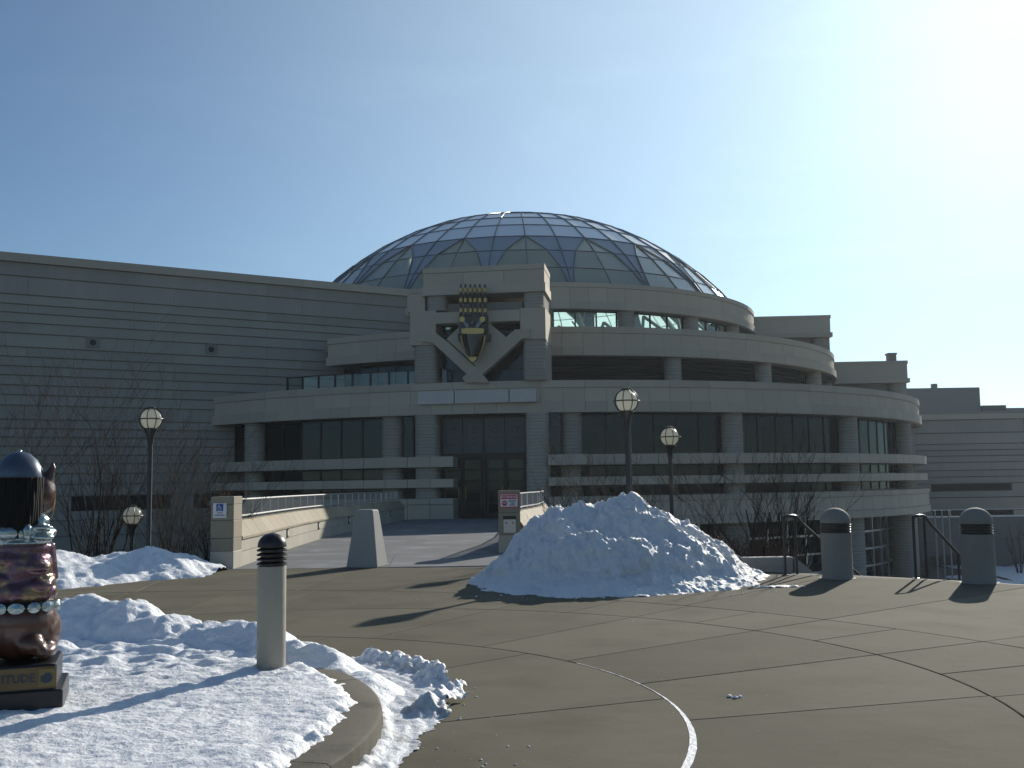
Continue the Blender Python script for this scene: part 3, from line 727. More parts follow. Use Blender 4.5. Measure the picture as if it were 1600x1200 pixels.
# doorway --------------------------------------------------------------
DW = 1.05
door_w = MB()
UD0, UD1 = -2.40, 1.97
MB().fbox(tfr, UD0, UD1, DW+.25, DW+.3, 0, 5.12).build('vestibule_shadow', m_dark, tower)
pw = UD1-UD0
por = MB()
for u in (UD0+.05, -.22, UD1-.05): por.fbox(tfr, u-.06, u+.06, DW-.08, DW+.1, 0.01, 5.11)
por.fbox(tfr, UD0, UD1, DW-.1, DW+.1, 3.02, 3.2); por.fbox(tfr, UD0, UD1, DW-.09, DW+.1, 5.0, 5.115)
por = por.build('door_surround', m_bronze, tower)
leaf = []
for u_a, u_b in ((-2.28, -1.34), (-1.30, -.33), (-.11, .86), (.90, 1.86)):
    d = MB(); st = .12
    d.fbox(tfr, u_a, u_a+st, DW-.04, DW+.04, .02, 3.0); d.fbox(tfr, u_b-st, u_b, DW-.04, DW+.04, .02, 3.0)
    zz = [.02, .26, .70, .80, 1.22, 1.34, 1.76, 1.88, 2.32, 2.44, 2.86, 3.0]
    for i in range(0, 12, 2): d.fbox(tfr, u_a+st, u_b-st, DW-.038, DW+.038, zz[i], zz[i+1])
    d = d.build('door', m_bronze, tower)
    for i in range(1, 10, 2): MB().fbox(tfr, u_a+st, u_b-st, DW-.008, DW+.008, zz[i], zz[i+1]).build('pane', m_win, d)
    uh = u_b-.16 if u_a in (-2.28, -.11) else u_a+.16
    MB().path([tfr(uh, DW-.04, .95), tfr(uh, DW-.12, .98), tfr(uh, DW-.12, 1.5), tfr(uh, DW-.04, 1.53)], .018, 6).build('door_handle', m_gold, d)
# relief panel above the doors: four upright masks in bronze
for c_, (u_a, u_b) in enumerate(((-2.3, -1.3), (-1.26, -.28), (-.16, .84), (.88, 1.88))):
    b = MB().fbox(tfr, u_a, u_b, DW-.03, DW+.05, 3.22, 4.98).build('relief_panel', mat('relief_bronze', (.075, .085, .085), .5, metal=.4, var=(6, .3)) if c_ == 0 else bpy.data.materials['relief_bronze'], tower)
    uc = (u_a+u_b)/2; r = MB()
    P_ = [tfr(uc+.20*cos(radians(q)), DW-.05, 4.40+.17*sin(radians(q))) for q in range(-20, 201, 20)]
    r.path(P_, .03, 6)
    r.sphere(tfr(uc, DW-.02, 4.36), .13, 12, 8, (1, .5, 1.25))
    r.path([tfr(uc-.16, DW-.05, 4.02), tfr(uc, DW-.08, 3.94), tfr(uc+.16, DW-.05, 4.02)], .02, 5)
    r.path([tfr(uc-.26, DW-.04, 3.60), tfr(uc, DW-.05, 3.72), tfr(uc+.26, DW-.04, 3.60)], .018, 5)
    for q in (-.4, -.34, .34, .4): r.fbox(tfr, uc+q-.012, uc+q+.012, DW-.06, DW, 3.3, 4.9)
    r.build('mask_relief', mat('relief_pewter', (.10, .115, .125), .5, metal=.4) if c_ == 0 else bpy.data.materials['relief_pewter'], b)

# terrace railing on the first ring, left of the tower
ra0, ra1, nR = -29.3, -9.5, 9
trail = MB()
for i in range(nR+1):
    a = ang(ra0+(ra1-ra0)*i/nR); trail.sector(CX, CY, 26.94, 27.02, 6.7, 7.5, a-.0016, a+.0016, 1)
trail.sector(CX, CY, 26.93, 27.03, 7.44, 7.5, ang(ra0), ang(ra1), nR*2)
trail = trail.build('terrace_railing', m_frame, mus)
me = MB().sector(0, 0, 26.97, 26.985, 6.74, 7.43, -ang((ra1-ra0)/nR)/2+.002, ang((ra1-ra0)/nR)/2-.002, 2).mesh('railing_glass', m_clear)
for i in range(nR): inst('railing_glass', me, trail, (0, 0, 0), ang(ra0+(ra1-ra0)*(i+.5)/nR))

# ------------------------------------------------------------------ gold and black wall sculpture on the tower
c6 = lambda x, y: (660+x/6.316, 430+y/6.316)
p0 = tfr(*[thit(745, 570)[0], -.3, thit(745, 570)[1]])
scu = thing('wall_sculpture', p0, 'black and gold mask sculpture with six upright rods above the museum door', 'sculpture')
for x in (402, 447, 495, 540, 587, 638):
    u, z1 = thit(*c6(x, 115)); _, z0 = thit(*c6(x, 420))
    rod = MB().tube(tfr(u, -.62, z0), tfr(u, -.62, z1), .07, .05, 10).build('rod', m_black, scu, smooth=40)
    for ya, yb in ((150, 190), (250, 290), (350, 388)):
        _, za = thit(*c6(x, ya)); _, zb = thit(*c6(x, yb)); MB().tube(tfr(u, -.62, zb), tfr(u, -.62, za), .10, n=12).build('gold_collar', m_gold, rod, smooth=40)
def sext(pts, w0, w1, name, m): return MB().fext(tfr, [thit(*c6(*p)) for p in pts], w0, w1).build(name, m, scu)
sext([(385, 412), (655, 412), (655, 575), (385, 575)], -.58, -.10, 'backing', m_black)
for x, y in ((422, 460), (620, 460)):
    u, z = thit(*c6(x, y)); MB().tube(tfr(u, -.60, z), tfr(u, -.82, z), .155, .14, 18).build('disc', m_gold, scu, smooth=40)
for pts in ([(425, 487), (450, 470), (492, 525), (467, 548)], [(617, 487), (592, 470), (545, 525), (570, 548)]): sext(pts, -.78, -.60, 'arm', m_greym)
u, z = thit(*c6(517, 490)); MB().sphere(tfr(u, -.68, z), .085, 12, 8, (1, 1, 1.6)).build('knob', m_greym, scu, smooth=60)
sext([(415, 553), (480, 545), (570, 545), (636, 553), (634, 598), (570, 604), (480, 604), (417, 598)], -.86, -.55, 'gold_brow', m_gold)
sext([(368, 592), (412, 575), (412, 668), (372, 660)], -.5, -.15, 'ear', m_black)
sext([(640, 575), (686, 592), (682, 660), (640, 668)], -.5, -.15, 'ear', m_black)
# bulged face
V = []; F = []; rows_ = [(606, 410, 635), (650, 418, 628), (700, 430, 615), (750, 446, 600), (790, 462, 583), (822, 478, 566)]
nn = 9
for y, xa, xb in rows_:
    for i in range(nn):
        t = i/(nn-1); x = xa+(xb-xa)*t; u, z = thit(*c6(x, y)); V.append(tfr(u, -.55-.38*sin(pi*t)**.7, z))
for k in range(len(rows_)-1): F += [(k*nn+i, k*nn+i+1, (k+1)*nn+i+1, (k+1)*nn+i) for i in range(nn-1)]
F += [tuple(range(nn)), tuple(range((len(rows_)-1)*nn, len(rows_)*nn)), tuple([k*nn for k in range(len(rows_))]+[k*nn+nn-1 for k in range(len(rows_)-1, -1, -1)])]
MB().add(V, F).build('face', mat('polished_black', (.012, .012, .014), .18), scu, smooth=50)
for xs_, sg in (((405, 413, 426, 443, 466), 1), ((641, 633, 620, 603, 580), -1)):
    P_ = []
    for x, y in zip(xs_, (615, 660, 710, 760, 806)): u, z = thit(*c6(x, y)); P_.append(tfr(u, -.62, z))
    MB().path(P_, [.045, .05, .045, .035, .02], 6).build('gold_rim', m_gold, scu, smooth=60)
sext([(484, 824), (562, 822), (556, 852), (532, 872), (505, 866), (488, 848)], -.80, -.5, 'gold_chin', m_gold)

# ------------------------------------------------------------------ far buildings and garden wall on the right
fb = thing('distant_building', (46, 110, -4), 'pale flat-roofed building far off behind the stepped right wing', 'building')
MB().box(40, 50.4, 110, 122, 7.5, 11.35).build('penthouse', m_far, fb)
MB().box(36, 53.2, 109, 124, -4.3, 8.2).build('lower_block', m_fardark, fb)
MB().box(35.9, 53.4, 108.9, 124, 8.2, 8.7).build('cornice', m_far, fb)
MB().box(50.4, 52.9, 109.5, 112, 8.7, 9.35).build('roof_plant', m_fardark, fb)
MB().box(45.8, 46.3, 111, 111.6, 11.35, 11.9).build('roof_vent', m_far, fb)
fb2 = thing('brick_block', (60, 105, -4), 'dark brick building at the right edge of the photo beyond the wing', 'building')
w_ = MB().box(53.6, 85, 118, 135, -4.3, 9.0).build('wall', mat('far_brick', (.12, .095, .095), .9, var=(.3, .1)), fb2)
MB().box(53.4, 85.2, 117.8, 135, 9.0, 9.6).build('cornice', m_far, fb2)
for k in range(10):
    for q in range(3): MB().box(55.0+k*2.6, 56.3+k*2.6, 117.9, 118.05, -2+q*3.4, -.2+q*3.4).build('window', m_frame, w_)
b = MB().box(53.7, 56, 117.2, 117.4, 1.2, 5.0); tag(b.build('banner', mat('red_banner', (.45, .03, .03), .7)), 'red banner hung on the far brick building at the right edge', 'banner')
m_gwall = mat('dark_retaining_wall', (.17, .165, .155), .85, var=(.8, .12))
m_postg = mat('weathered_post', (.34, .35, .35), .5, metal=.3)
gw = thing('garden_wall', (33, 70, -4.3), 'long grey retaining wall with thin rails in the sunken garden at right', 'wall')
for i in range(8):
    x0 = 27.4+i*2.2
    MB().box(x0+.01, x0+2.19, 70, 70.4, -2.5, -1.02).build('wall_panel', m_gwall, gw); MB().box(x0+.01, x0+2.19, 70.02, 70.4, -4.4, -2.52).build('wall_panel', m_gwall, gw)
MB().box(27.4, 45, 69.95, 70.45, -1.018, -.93).build('coping_stone', m_steel, gw)
b = MB().tube((27.4, 70.2, -.52), (45, 70.2, -.52), .035, n=6)
for i in range(9): b.tube((27.5+i*2.18, 70.2, -.93), (27.5+i*2.18, 70.2, -.52), .03, n=5)
b.build('railing', m_steel, gw)
for i, x in enumerate((24.05, 24.45, 24.85)):
    b = MB().tube((x, 59.0, -4.3), (x, 59.0, -.2), .05, n=8); 
    p = thing('pipe_post', (x, 59, -4.3), ('first', 'middle', 'last')[i]+' of three slim white posts beside the lower glass corner', 'post', 'slim white posts by the lower glazing')
    b.build('post', m_postg, p)
# lower path and ground snow
b = MB().prism([(19, 40), (22.6, 40), (27.7, 60), (30.6, 69.5), (26.6, 69.5), (24.2, 60)], -4.34, -4.22); struct(b.build('garden_path', m_plaza))
def patch(name, x0, x1, y0, y1, st, seed, label, thr=.0, hgt=.12):
    def hf(x, y):
        e = min((x-x0)/(x1-x0), (x1-x)/(x1-x0), (y-y0)/(y1-y0), (y1-y)/(y1-y0))*4
        v = min(1, e)*.6+fbm(x*.35+seed, y*.2, 1, 4)*.5-thr
        if v < 0: return None
        return terrain_z(x, y)+.10*fbm(x*.3, y*.3, 3)+.03+min(hgt, v*.4)+.03*fbm(x*1.3, y*1.3, 5)
    o = grid_mesh(span(x0, x1, st), span(y0, y1, st), hf, name, m_snowfar); return tag(o, label, 'snow', kind='stuff')
patch('ground_snow', 28.4, 46, 55, 69.6, .3, 3, 'sunlit snow lying on the sunken garden lawn at far right', thr=-.35)
patch('ground_snow', 25.5, 28.6, 56, 62, .2, 9, 'small snow patch beside the garden path left of the lawn snow', thr=.1)
patch('ground_snow', 18, 26, 52, 58, .3, 12, 'scattered snow under the lower windows beside the path', thr=.35)
# low planter wall at the plaza's edge, left of the steps
pwall = thing('planter_wall', (3.9, 18.9, 0), 'low dark grey concrete planter wall behind the snow pile and steps', 'wall')
MB().bbox(3.0, 4.05, 18.6, 18.9, -.5, .28, .02).build('wall_block', m_grey, pwall); MB().bbox(4.07, 5.0, 18.6, 18.9, -.5, .24, .02).build('wall_block', m_grey, pwall)
v = [(5.02, 18.6, -.5), (5.32, 18.6, -.5), (5.32, 18.9, -.5), (5.02, 18.9, -.5), (5.02, 18.6, .24), (5.32, 18.6, 0), (5.32, 18.9, 0), (5.02, 18.9, .24)]
MB().hexa(v).build('wall_end', m_grey, pwall)

# sunlit brick building across the street behind the camera (seen only in the window glass)
bb = thing('street_building', (-74, -62, -.3), 'sunlit brick building across the street, mirrored in the left windows', 'building')
w_ = MB().box(-86, -62, -75, -62, -.3, 8.6).build('wall', m_brick, bb)
MB().box(-86.4, -61.6, -75.4, -61.6, 8.6, 9.2).build('cornice', m_cream, bb)
for k in range(7):
    for q in range(2):
        x = -84+k*3.1; f = MB().box(x, x+1.5, -62.05, -61.9, 1.2+q*4, 3.4+q*4).build('window', m_frame, w_)

# ------------------------------------------------------------------ parapets, piers, railings of the bridge
def parapet(name, pts, side, label, lights, y_end, group, ball=True):
    """stone wall along pts; side=+1 when its shown face looks to +X"""
    root = thing(name, (pts[0][0], pts[0][1], 0), label, 'wall', group)
    P = [Vector(p) for p in pts]; segs = []; L_ = 0; S_ = [0]
    for a, c in zip(P, P[1:]): L_ += (c-a).length; S_.append(L_)
    def at(s):
        s = max(0, min(L_, s))
        for k in range(len(P)-1):
            if s <= S_[k+1]+1e-6: t = (s-S_[k])/(S_[k+1]-S_[k]); p = P[k].lerp(P[k+1], t); d = (P[k+1]-P[k]).normalized(); return p, d
        return P[-1], (P[-1]-P[-2]).normalized()
    def nrm(d): return Vector((d.y, -d.x))*side
    s = 0; i = 0; ln = .92
    while s < L_-.2:
        e = min(L_, s+ln); (a, d1), (c, d2) = at(s+.006), at(e-.006); n1, n2 = nrm(d1), nrm(d2)
        # upright face stones in two heights, then the battered coping
        for z0, z1, ins in ((-.6, .30, 0), (.31, .60, .004)):
            off = .46 if z0 > 0 and True else 0
            MB().hexa([(*(a-n1*ins), z0), (*(c-n2*ins), z0), (*(c-n2*.42), z0), (*(a-n1*.42), z0), (*(a-n1*ins), z1), (*(c-n2*ins), z1), (*(c-n2*.42), z1), (*(a-n1*.42), z1)]).build('face_stone', m_cream, root)
        i += 1
        MB().hexa([(*(a+n1*.03), .61), (*(c+n2*.03), .61), (*(c-n2*.44), .61), (*(a-n1*.44), .61), (*(a-n1*.20), .93), (*(c-n2*.20), .93), (*(c-n2*.40), .95), (*(a-n1*.40), .95)]).build('coping_stone', m_tan, root)
        MB().hexa([(*(a+n1*.032), .56), (*(c+n2*.032), .56), (*(c-n2*.1), .56), (*(a-n1*.1), .56), (*(a+n1*.032), .609), (*(c+n2*.032), .609), (*(c-n2*.1), .609), (*(a-n1*.1), .609)]).build('drip_stone', m_tan, root)
        s = e
    for s in lights:
        p, d = at(s); n_ = nrm(d); fr_ = lambda u, w, z: (p.x+d.x*u+n_.x*w, p.y+d.y*u+n_.y*w, z)
        o = MB().fbox(fr_, -.10, .10, -.02, .018, .31, .56).build('wall_light', m_frame, root)
        MB().fbox(fr_, -.055, .055, .018, .026, .37, .50).build('lens', m_white, o)
    # railing, its own thing
    rr = thing('railing', (pts[0][0], pts[0][1], .95), label.replace('wall', 'railing').replace('stone', 'galvanised metal'), 'railing')
    off = .30
    def rp(s, z): p, d = at(s); q = p-nrm(d)*off; return (q.x, q.y, z)
    ss = span(.05, L_-.05, 1.0)
    MB().path([rp(s, 1.38) for s in ss], .024, 6).build('top_rail', m_steel, rr, smooth=50)
    MB().path([rp(s, 1.02) for s in ss], .024, 6).build('bottom_rail', m_steel, rr, smooth=50)
    me = MB().tube((0, 0, .94), (0, 0, 1.375), .022, n=6).mesh('rail_post', m_steel)
    s = .1
    while s < L_: 
        p = rp(s, 0); inst('rail_post', me, rr, (p[0]-pts[0][0], p[1]-pts[0][1], -.95)); s += 1.16
    me = MB().box(-.008, .008, -.008, .008, 1.03, 1.37).mesh('baluster', mat('baluster_'+name, (.30, .30, .30), .4, metal=.7))
    s = .2; k = 0
    while s < L_: 
        p = rp(s, 0); inst('baluster', me, rr, (p[0]-pts[0][0], p[1]-pts[0][1], -.95)); s += .125; k += 1
    return root
parapet('bridge_parapet', [(-5.70, 21.58), (-5.78, 24), (-5.96, 27), (-6.1, 30), (-6.14, 33), (-5.95, 37), (-5.6, 43), (-5.2, 49.3)], 1,
        'left stone wall of the bridge, sunlit, leading to the door', [5.6, 10.8, 15.6, 20, 24], 49, 'bridge walls')
parapet('bridge_parapet', [(.20, 25.25), (.55, 28), (1.0, 31), (1.3, 35), (1.4, 40), (1.3, 49)], 1,
        'right stone wall of the bridge, half hidden by the shrub and snow pile', [], 49, 'bridge walls')
def pier(x0, x1, y0, y1, zs, label, group):
    root = thing('stone_pier', ((x0+x1)/2, (y0+y1)/2, 0), label, 'pier', group)
    for i, (a, c) in enumerate(zip(zs, zs[1:])):
        o = .0 if i % 2 else .004
        MB().bbox(x0-o, x1+o, y0-o, y1+o, a+.004, c-.003, .012).build('stone_block', m_pier if i else m_cream, root)
    MB().box(x0+.02, x1-.02, y0+.02, y1-.02, zs[0], zs[-1]-.02).build('mortar_core', m_joint, root)
    return root
pierL = pier(-6.14, -5.68, 20.9, 21.55, [-.6, .36, .62, .98, 1.30, 1.46], 'left stone pier at the bridge with the blue wheelchair sign', 'stone piers at the bridge')
pierR = pier(-.37, .15, 24.6, 25.2, [-.3, .42, .95, 1.48], 'right stone pier at the bridge with the no smoking sign', 'stone piers at the bridge')
# wheelchair sign
sx, sy, sz = -5.955, 20.875, 1.175
sg = thing('wheelchair_sign', (sx, sy, sz), 'small white sign with blue wheelchair symbol on the left pier', 'sign')
MB().box(sx-.135, sx+.135, sy, sy+.018, sz-.15, sz+.15).build('sign_panel', m_white, sg)
MB().box(sx-.07, sx+.07, sy-.004, sy, sz-.01, sz+.135).build('blue_square', m_blue, sg)
b = MB(); ym = sy-.008
b.sphere((sx-.018, ym, sz+.112), .011, 8, 6, (1, .3, 1)); b.tube((sx-.016, ym, sz+.10), (sx-.008, ym, sz+.058), .007, n=6); b.tube((sx-.008, ym, sz+.058), (sx+.024, ym, sz+.056), .006, n=6)
b.tube((sx+.024, ym, sz+.056), (sx+.038, ym, sz+.022), .006, n=6); b.tube((sx-.014, ym, sz+.082), (sx+.014, ym, sz+.082), .005, n=6)
b.path([(sx-.002+.036*cos(t), ym, sz+.042+.036*sin(t)) for t in [radians(115+i*20) for i in range(12)]], .005, 5)
b.build('wheelchair_symbol', m_white, sg)
# the two lines under the symbol are too blurred to read: drawn as short blurred strokes of print
b = MB(); random.seed(3)
for y_, n_, w_0 in ((sz-.045, 8, .055), (sz-.092, 15, .1)):
    x = sx-w_0
    while x < sx+w_0: w = random.uniform(.007, .012); b.box(x, min(x+w, sx+w_0), sy-.003, sy, y_-.011, y_+random.uniform(.006, .012)); x += w+.004
tag(b.build('printed_lines', m_pink, sg), kind='stuff')
# no smoking sign
sx, sy, sz = -.115, 24.57, 1.235
sg = thing('no_smoking_sign', (sx, sy, sz), 'red and white NO SMOKING sign with stop symbol on the right pier', 'sign')
MB().box(sx-.225, sx+.225, sy, sy+.02, sz-.165, sz+.165).build('sign_border', m_red, sg)
MB().box(sx-.205, sx+.205, sy-.004, sy, sz-.145, sz+.145).build('sign_face', m_white, sg)
MB().box(sx-.185, sx+.185, sy-.008, sy-.004, sz+.035, sz+.13).build('red_band', m_red, sg)
MB().fext(lambda u, w, z: (sx-.105+u, sy+w, sz-.062+z), [(.068*cos(radians(22.5+45*i)), .068*sin(radians(22.5+45*i))) for i in range(8)], -.009, -.003).build('stop_octagon', m_red, sg)
text('NO SMOKING', .068, m_white, sg, (sx, sy-.011, sz+.083), bold=.001, sx=.86)
text('STOP', .04, m_white, sg, (sx-.105, sy-.012, sz-.055), bold=.001, sx=.9)
text('BEYOND', .046, m_ink, sg, (sx+.083, sy-.008, sz-.013), bold=.001, sx=.95)
text('THIS', .046, m_ink, sg, (sx+.083, sy-.008, sz-.062), bold=.001)
text('POINT', .046, m_ink, sg, (sx+.083, sy-.008, sz-.108), bold=.001)
bx = thing('intercom_box', (-.10, 24.58, .62), 'square metal box with two dark holes on the right pier below the sign', 'box')
MB().box(-.26, .05, 24.575, 24.60, .47, .87).build('back_plate', m_frame, bx); MB().bbox(-.255, .045, 24.545, 24.575, .475, .79, .008).build('cover_plate', m_boxplate, bx)
for x in (-.185, -.03): MB().tube((x, 24.548, .71), (x, 24.538, .71), .02, n=10).build('keyhole', m_black, bx)

# ------------------------------------------------------------------ stanchion, bollards, handrails
tz = thing('concrete_stanchion', (-2.99, 20.95, 0), 'tapered four-sided grey concrete post in the middle of the bridge mouth', 'stanchion')
V = []
c_, s_ = cos(radians(-12)), sin(radians(-12))
def rot(x, y): return (-2.99+x*c_-y*s_, 21.02+x*s_+y*c_)
rows_ = [(0, .33), (1.02, .20), (1.12, .185), (1.15, .165)]
for z, h in rows_:
    for q in ((-h, -h), (h, -h), (h, h), (-h, h)):
        for e in ((.03 if q[0]*q[1] < 0 else 0), ): pass
        V.append((*rot(*q), z))
F = [(3, 2, 1, 0), (12, 13, 14, 15)]
for k in range(3): F += [(k*4+i, k*4+(i+1) % 4, (k+1)*4+(i+1) % 4, (k+1)*4+i) for i in range(4)]
o = MB().add(V, F).build('tapered_body', m_grey, tz)
md = o.modifiers.new('bevel', 'BEVEL'); md.width = .02; md.segments = 3
# slim foreground bollard
bl = thing('bollard_light', (-1.93, 8.24, .15), 'slim concrete bollard light with black louvred dome cap in the near snow', 'bollard')
MB().lathe([(.112, .10), (.112, .12), (.112, .98), (.108, .99), (.0001, .99)], -1.93, 8.24, 40).build('post', mat('bollard_post_concrete', (.36, .33, .265), .8, var=(2, .10), var2=(90, .14), bump=(200, .0015), dirt=((.24, .21, .16), 5, .56, .8)), bl, smooth=40)
MB().lathe([(.085, .99), (.085, 1.14)], -1.93, 8.24, 24).build('lamp_core', m_black, bl, smooth=40)
for k in range(4):
    z = 1.0+k*.036; MB().lathe([(.086, z+.012), (.118, z), (.120, z+.006), (.118, z+.012), (.086, z+.026)], -1.93, 8.24, 40).build('louvre_ring', mat('brown_black_metal', (.03, .022, .024), .35, metal=.3) if k == 0 else bpy.data.materials['brown_black_metal'], bl, smooth=40)
MB().lathe([(.112, 1.138), (.112, 1.15)]+[(.112*cos(t), 1.15+.10*sin(t)) for t in [radians(10*i) for i in range(1, 9)]]+[(.002, 1.251)], -1.93, 8.24, 40).build('dome_cap', bpy.data.materials['brown_black_metal'], bl, smooth=60)
m_bolg = mat('bollard_concrete', (.235, .225, .195), .8, var=(2.5, .1), var2=(90, .1), bump=(200, .0015))
def dome_bollard(x, y, label):
    r = .245
    root = thing('domed_bollard', (x, y, 0), label, 'bollard', 'wide domed bollards at the top of the steps')
    MB().lathe([(r+.05, 0), (r+.05, .006), (r+.01, .008), (r, .02), (r, .74)], x, y, 44).build('base_drum', m_bolg, root, smooth=40)
    MB().lathe([(r-.03, .74), (r-.03, .90)], x, y, 32).build('slot_core', m_black, root, smooth=40)
    for k in range(4):
        z = .745+k*.04; MB().lathe([(r-.035, z+.012), (r-.004, z), (r-.004, z+.014), (r-.035, z+.026)], x, y, 44).build('slot_ring', m_black, root, smooth=40)
    MB().lathe([(r, .905), (r, .92)]+[(r*cos(t), .92+r*.93*sin(t)) for t in [radians(7.5*i) for i in range(1, 12)]]+[(.002, .92+r*.93)], x, y, 44).build('dome_cap', m_bolg, root, smooth=60)
dome_bollard(5.30, 17.05, 'wide grey domed bollard left of the steps, nearer the snow pile')
dome_bollard(7.14, 15.98, 'wide grey domed bollard right of the steps, nearest the right edge')
def handrail(a, label):
    """two uprights at the plaza edge, then a sloping rail following the steps down"""
    a = Vector(a); root = thing('handrail', (a.x, a.y, 0), label, 'handrail', 'dark handrails beside the steps')
    b2 = a+sd*.22+Vector((.09, 0)); d3 = b2+sd*1.15+Vector((.05, 0)); d4 = b2+sd*3.4
    H = 1.0
    P_ = [(a.x, a.y, H-.06), (a.x+.012, a.y+.01, H-.015), (a.x+.05, a.y+.03, H), (b2.x-.03, b2.y-.02, H), (b2.x+.03, b2.y+.03, H-.015)]
    nst = 12
    for i in range(1, nst+1): t = i/nst*3.3; P_.append((b2.x+sd.x*t, b2.y+sd.y*t, H-.015-.50*t))
    MB().path(P_, .027, 8).build('top_rail', m_rail, root, smooth=50)
    MB().tube((a.x, a.y, 0), (a.x, a.y, H-.05), .025, n=8).build('post', m_rail, root, smooth=50)
    for t in (0, 1.35, 3.1):
        x, y = b2.x+sd.x*t, b2.y+sd.y*t; zt_ = H-.03-.50*t
        MB().tube((x, y, zt_-1.15 if t else 0), (x, y, zt_), .023, n=8).build('post', m_rail, root, smooth=50)
    MB().lathe([(.06, .001), (.06, .012), (.028, .016)], a.x, a.y, 14).build('base_flange', m_rail, root)
handrail((4.62, 17.72), 'dark metal handrail left of the domed bollard beside the snow pile')
handrail((6.48, 16.78), 'dark metal handrail between the two domed bollards')

# ------------------------------------------------------------------ globe lamps
m_globe = mat('frosted_globe', (.80, .79, .71), .25, var=(5, .08))
_t = m_globe.node_tree; _b = _t.nodes['Principled BSDF']; _tl = _t.nodes.new('ShaderNodeBsdfTranslucent'); _tl.inputs[0].default_value = (.86, .85, .76, 1)
_mx = _t.nodes.new('ShaderNodeMixShader'); _mx.inputs[0].default_value = .62; _t.links.new(_b.outputs[0], _mx.inputs[1]); _t.links.new(_tl.outputs[0], _mx.inputs[2])
_t.links.new(_mx.outputs[0], _t.nodes['Material Output'].inputs[0])
def lamp(x, y, zc, zb, label, R=.235, spin=0.):
    root = thing('globe_lamp', (x, y, zb), label, 'street lamp', 'caged globe lamps around the plaza')
    MB().sphere((x, y, zc), R*.90, 28, 18).build('globe', m_globe, root, smooth=180)
    cg = MB()
    for k in range(4):
        a = spin+pi*k/4; P_ = []
        for i in range(25): t = 2*pi*i/24; P_.append((x+R*cos(t)*cos(a), y+R*cos(t)*sin(a), zc+R*sin(t)))
        cg.path(P_, .0095, 5)
    ring_ = [(x+(R+.012)*cos(2*pi*i/28), y+(R+.012)*sin(2*pi*i/28), zc) for i in range(29)]; cg.path(ring_, .013, 5)
    cg.sphere((x+R+.03, y, zc), .014, 6, 4)
    cg.build('cage', m_lampm, root, smooth=60)
    MB().lathe([(.09, zc+R-.015), (.09, zc+R+.01), (.05, zc+R+.022)], x, y, 16).build('cap', m_lampm, root, smooth=40)
    MB().lathe([(.055, zc-R-.28), (.06, zc-R-.24), (.075, zc-R-.10), (.115, zc-R-.02), (.145, zc-R+.03), (.12, zc-R+.05)], x, y, 20).build('fitter', m_lampm, root, smooth=40)
    MB().lathe([(.058, zb), (.058, zb+.25), (.048, zb+.27), (.048, zc-R-.26)], x, y, 16).build('pole', m_lampm, root, smooth=40)
    MB().lathe([(.11, zb-.1), (.11, zb+.04), (.07, zb+.08)], x, y, 16).build('base', m_lampm, root, smooth=40)
lamp(-7.43, 21.0, 3.06, -.55, 'tall globe lamp at left in front of the bare shrubs', spin=.8)
lamp(-9.1, 24.6, 1.01, -1.6, 'low globe lamp at left standing down in the shrubs', spin=.55)
lamp(2.20, 19.7, 3.18, -.4, 'tallest globe lamp at right, nearest, rising behind the snow pile', spin=.4)
lamp(2.84, 25.0, 3.60, -1.2, 'far globe lamp lined up directly behind the tallest right one', spin=.7)
lamp(3.72, 24.3, 2.68, -1.2, 'shorter globe lamp right of the snow pile peak', spin=1.0)

# ------------------------------------------------------------------ snow
def seg_ridge(x, y, poly, k):
    best = -9
    for (x0, y0, h0), (x1, y1, h1) in zip(poly, poly[1:]):
        dx, dy = x1-x0, y1-y0; t = ((x-x0)*dx+(y-y0)*dy)/(dx*dx+dy*dy); t = max(0, min(1, t))
        d = hypot(x-x0-dx*t, y-y0-dy*t); h = h0+(h1-h0)*t - k*(sqrt(d*d+.015)-.12)
        if h > best: best = h
    return best
def lumps(x, y, s): 
    n1 = 1-abs(noise.noise(Vector((x*1.6+s, y*1.6, s)))) ; n2 = noise.noise(Vector((x*4.3, y*4.3, s+3))); n3 = noise.noise(Vector((x*11, y*11, s+7))); n4 = noise.noise(Vector((x*27, y*27, s+9)))
    n2 = .6*n2+.9*(.35-abs(noise.noise(Vector((x*3.4+9, y*3.4, s+5)))))
    n3 = n3+.7*(.3-abs(noise.noise(Vector((x*8+2, y*8, s+15)))))
    return (n1-.75)*.20 + n2*.085 + n3*.040 + n4*.014
R1 = [(-.30, 18.7, .20), (-.08, 18.1, .42), (.2, 17.8, .74), (.5, 17.6, 1.06), (.85, 17.5, 1.27), (1.3, 17.4, 1.27), (1.7, 17.3, 1.40), (2.05, 17.3, 1.34), (2.35, 17.35, 1.16), (2.9, 17.5, .92), (3.4, 17.7, .60), (3.75, 17.8, .30), (4.1, 17.7, .06)]
R2 = [(-.12, 16.4, .15), (.25, 16.2, .45), (.6, 16.05, .62), (1.05, 16.0, .84), (1.5, 16.0, .78), (2.0, 16.05, .70), (2.6, 16.25, .60), (3.1, 16.6, .42), (3.6, 16.9, .18), (3.95, 17.0, .03)]
R3 = [(1.9, 17.2, 1.28), (2.3, 16.9, 1.02), (2.7, 16.7, .82), (3.1, 16.8, .6)]
R4 = [(.0, 17.2, .62), (.45, 16.8, .9), (.8, 16.75, 1.0)]
R1b = [(a, b_-.1, c*.62) for a, b_, c in R1[3:-2]]; R2b = [(a, b_-.15, c*.58) for a, b_, c in R2[1:-2]]
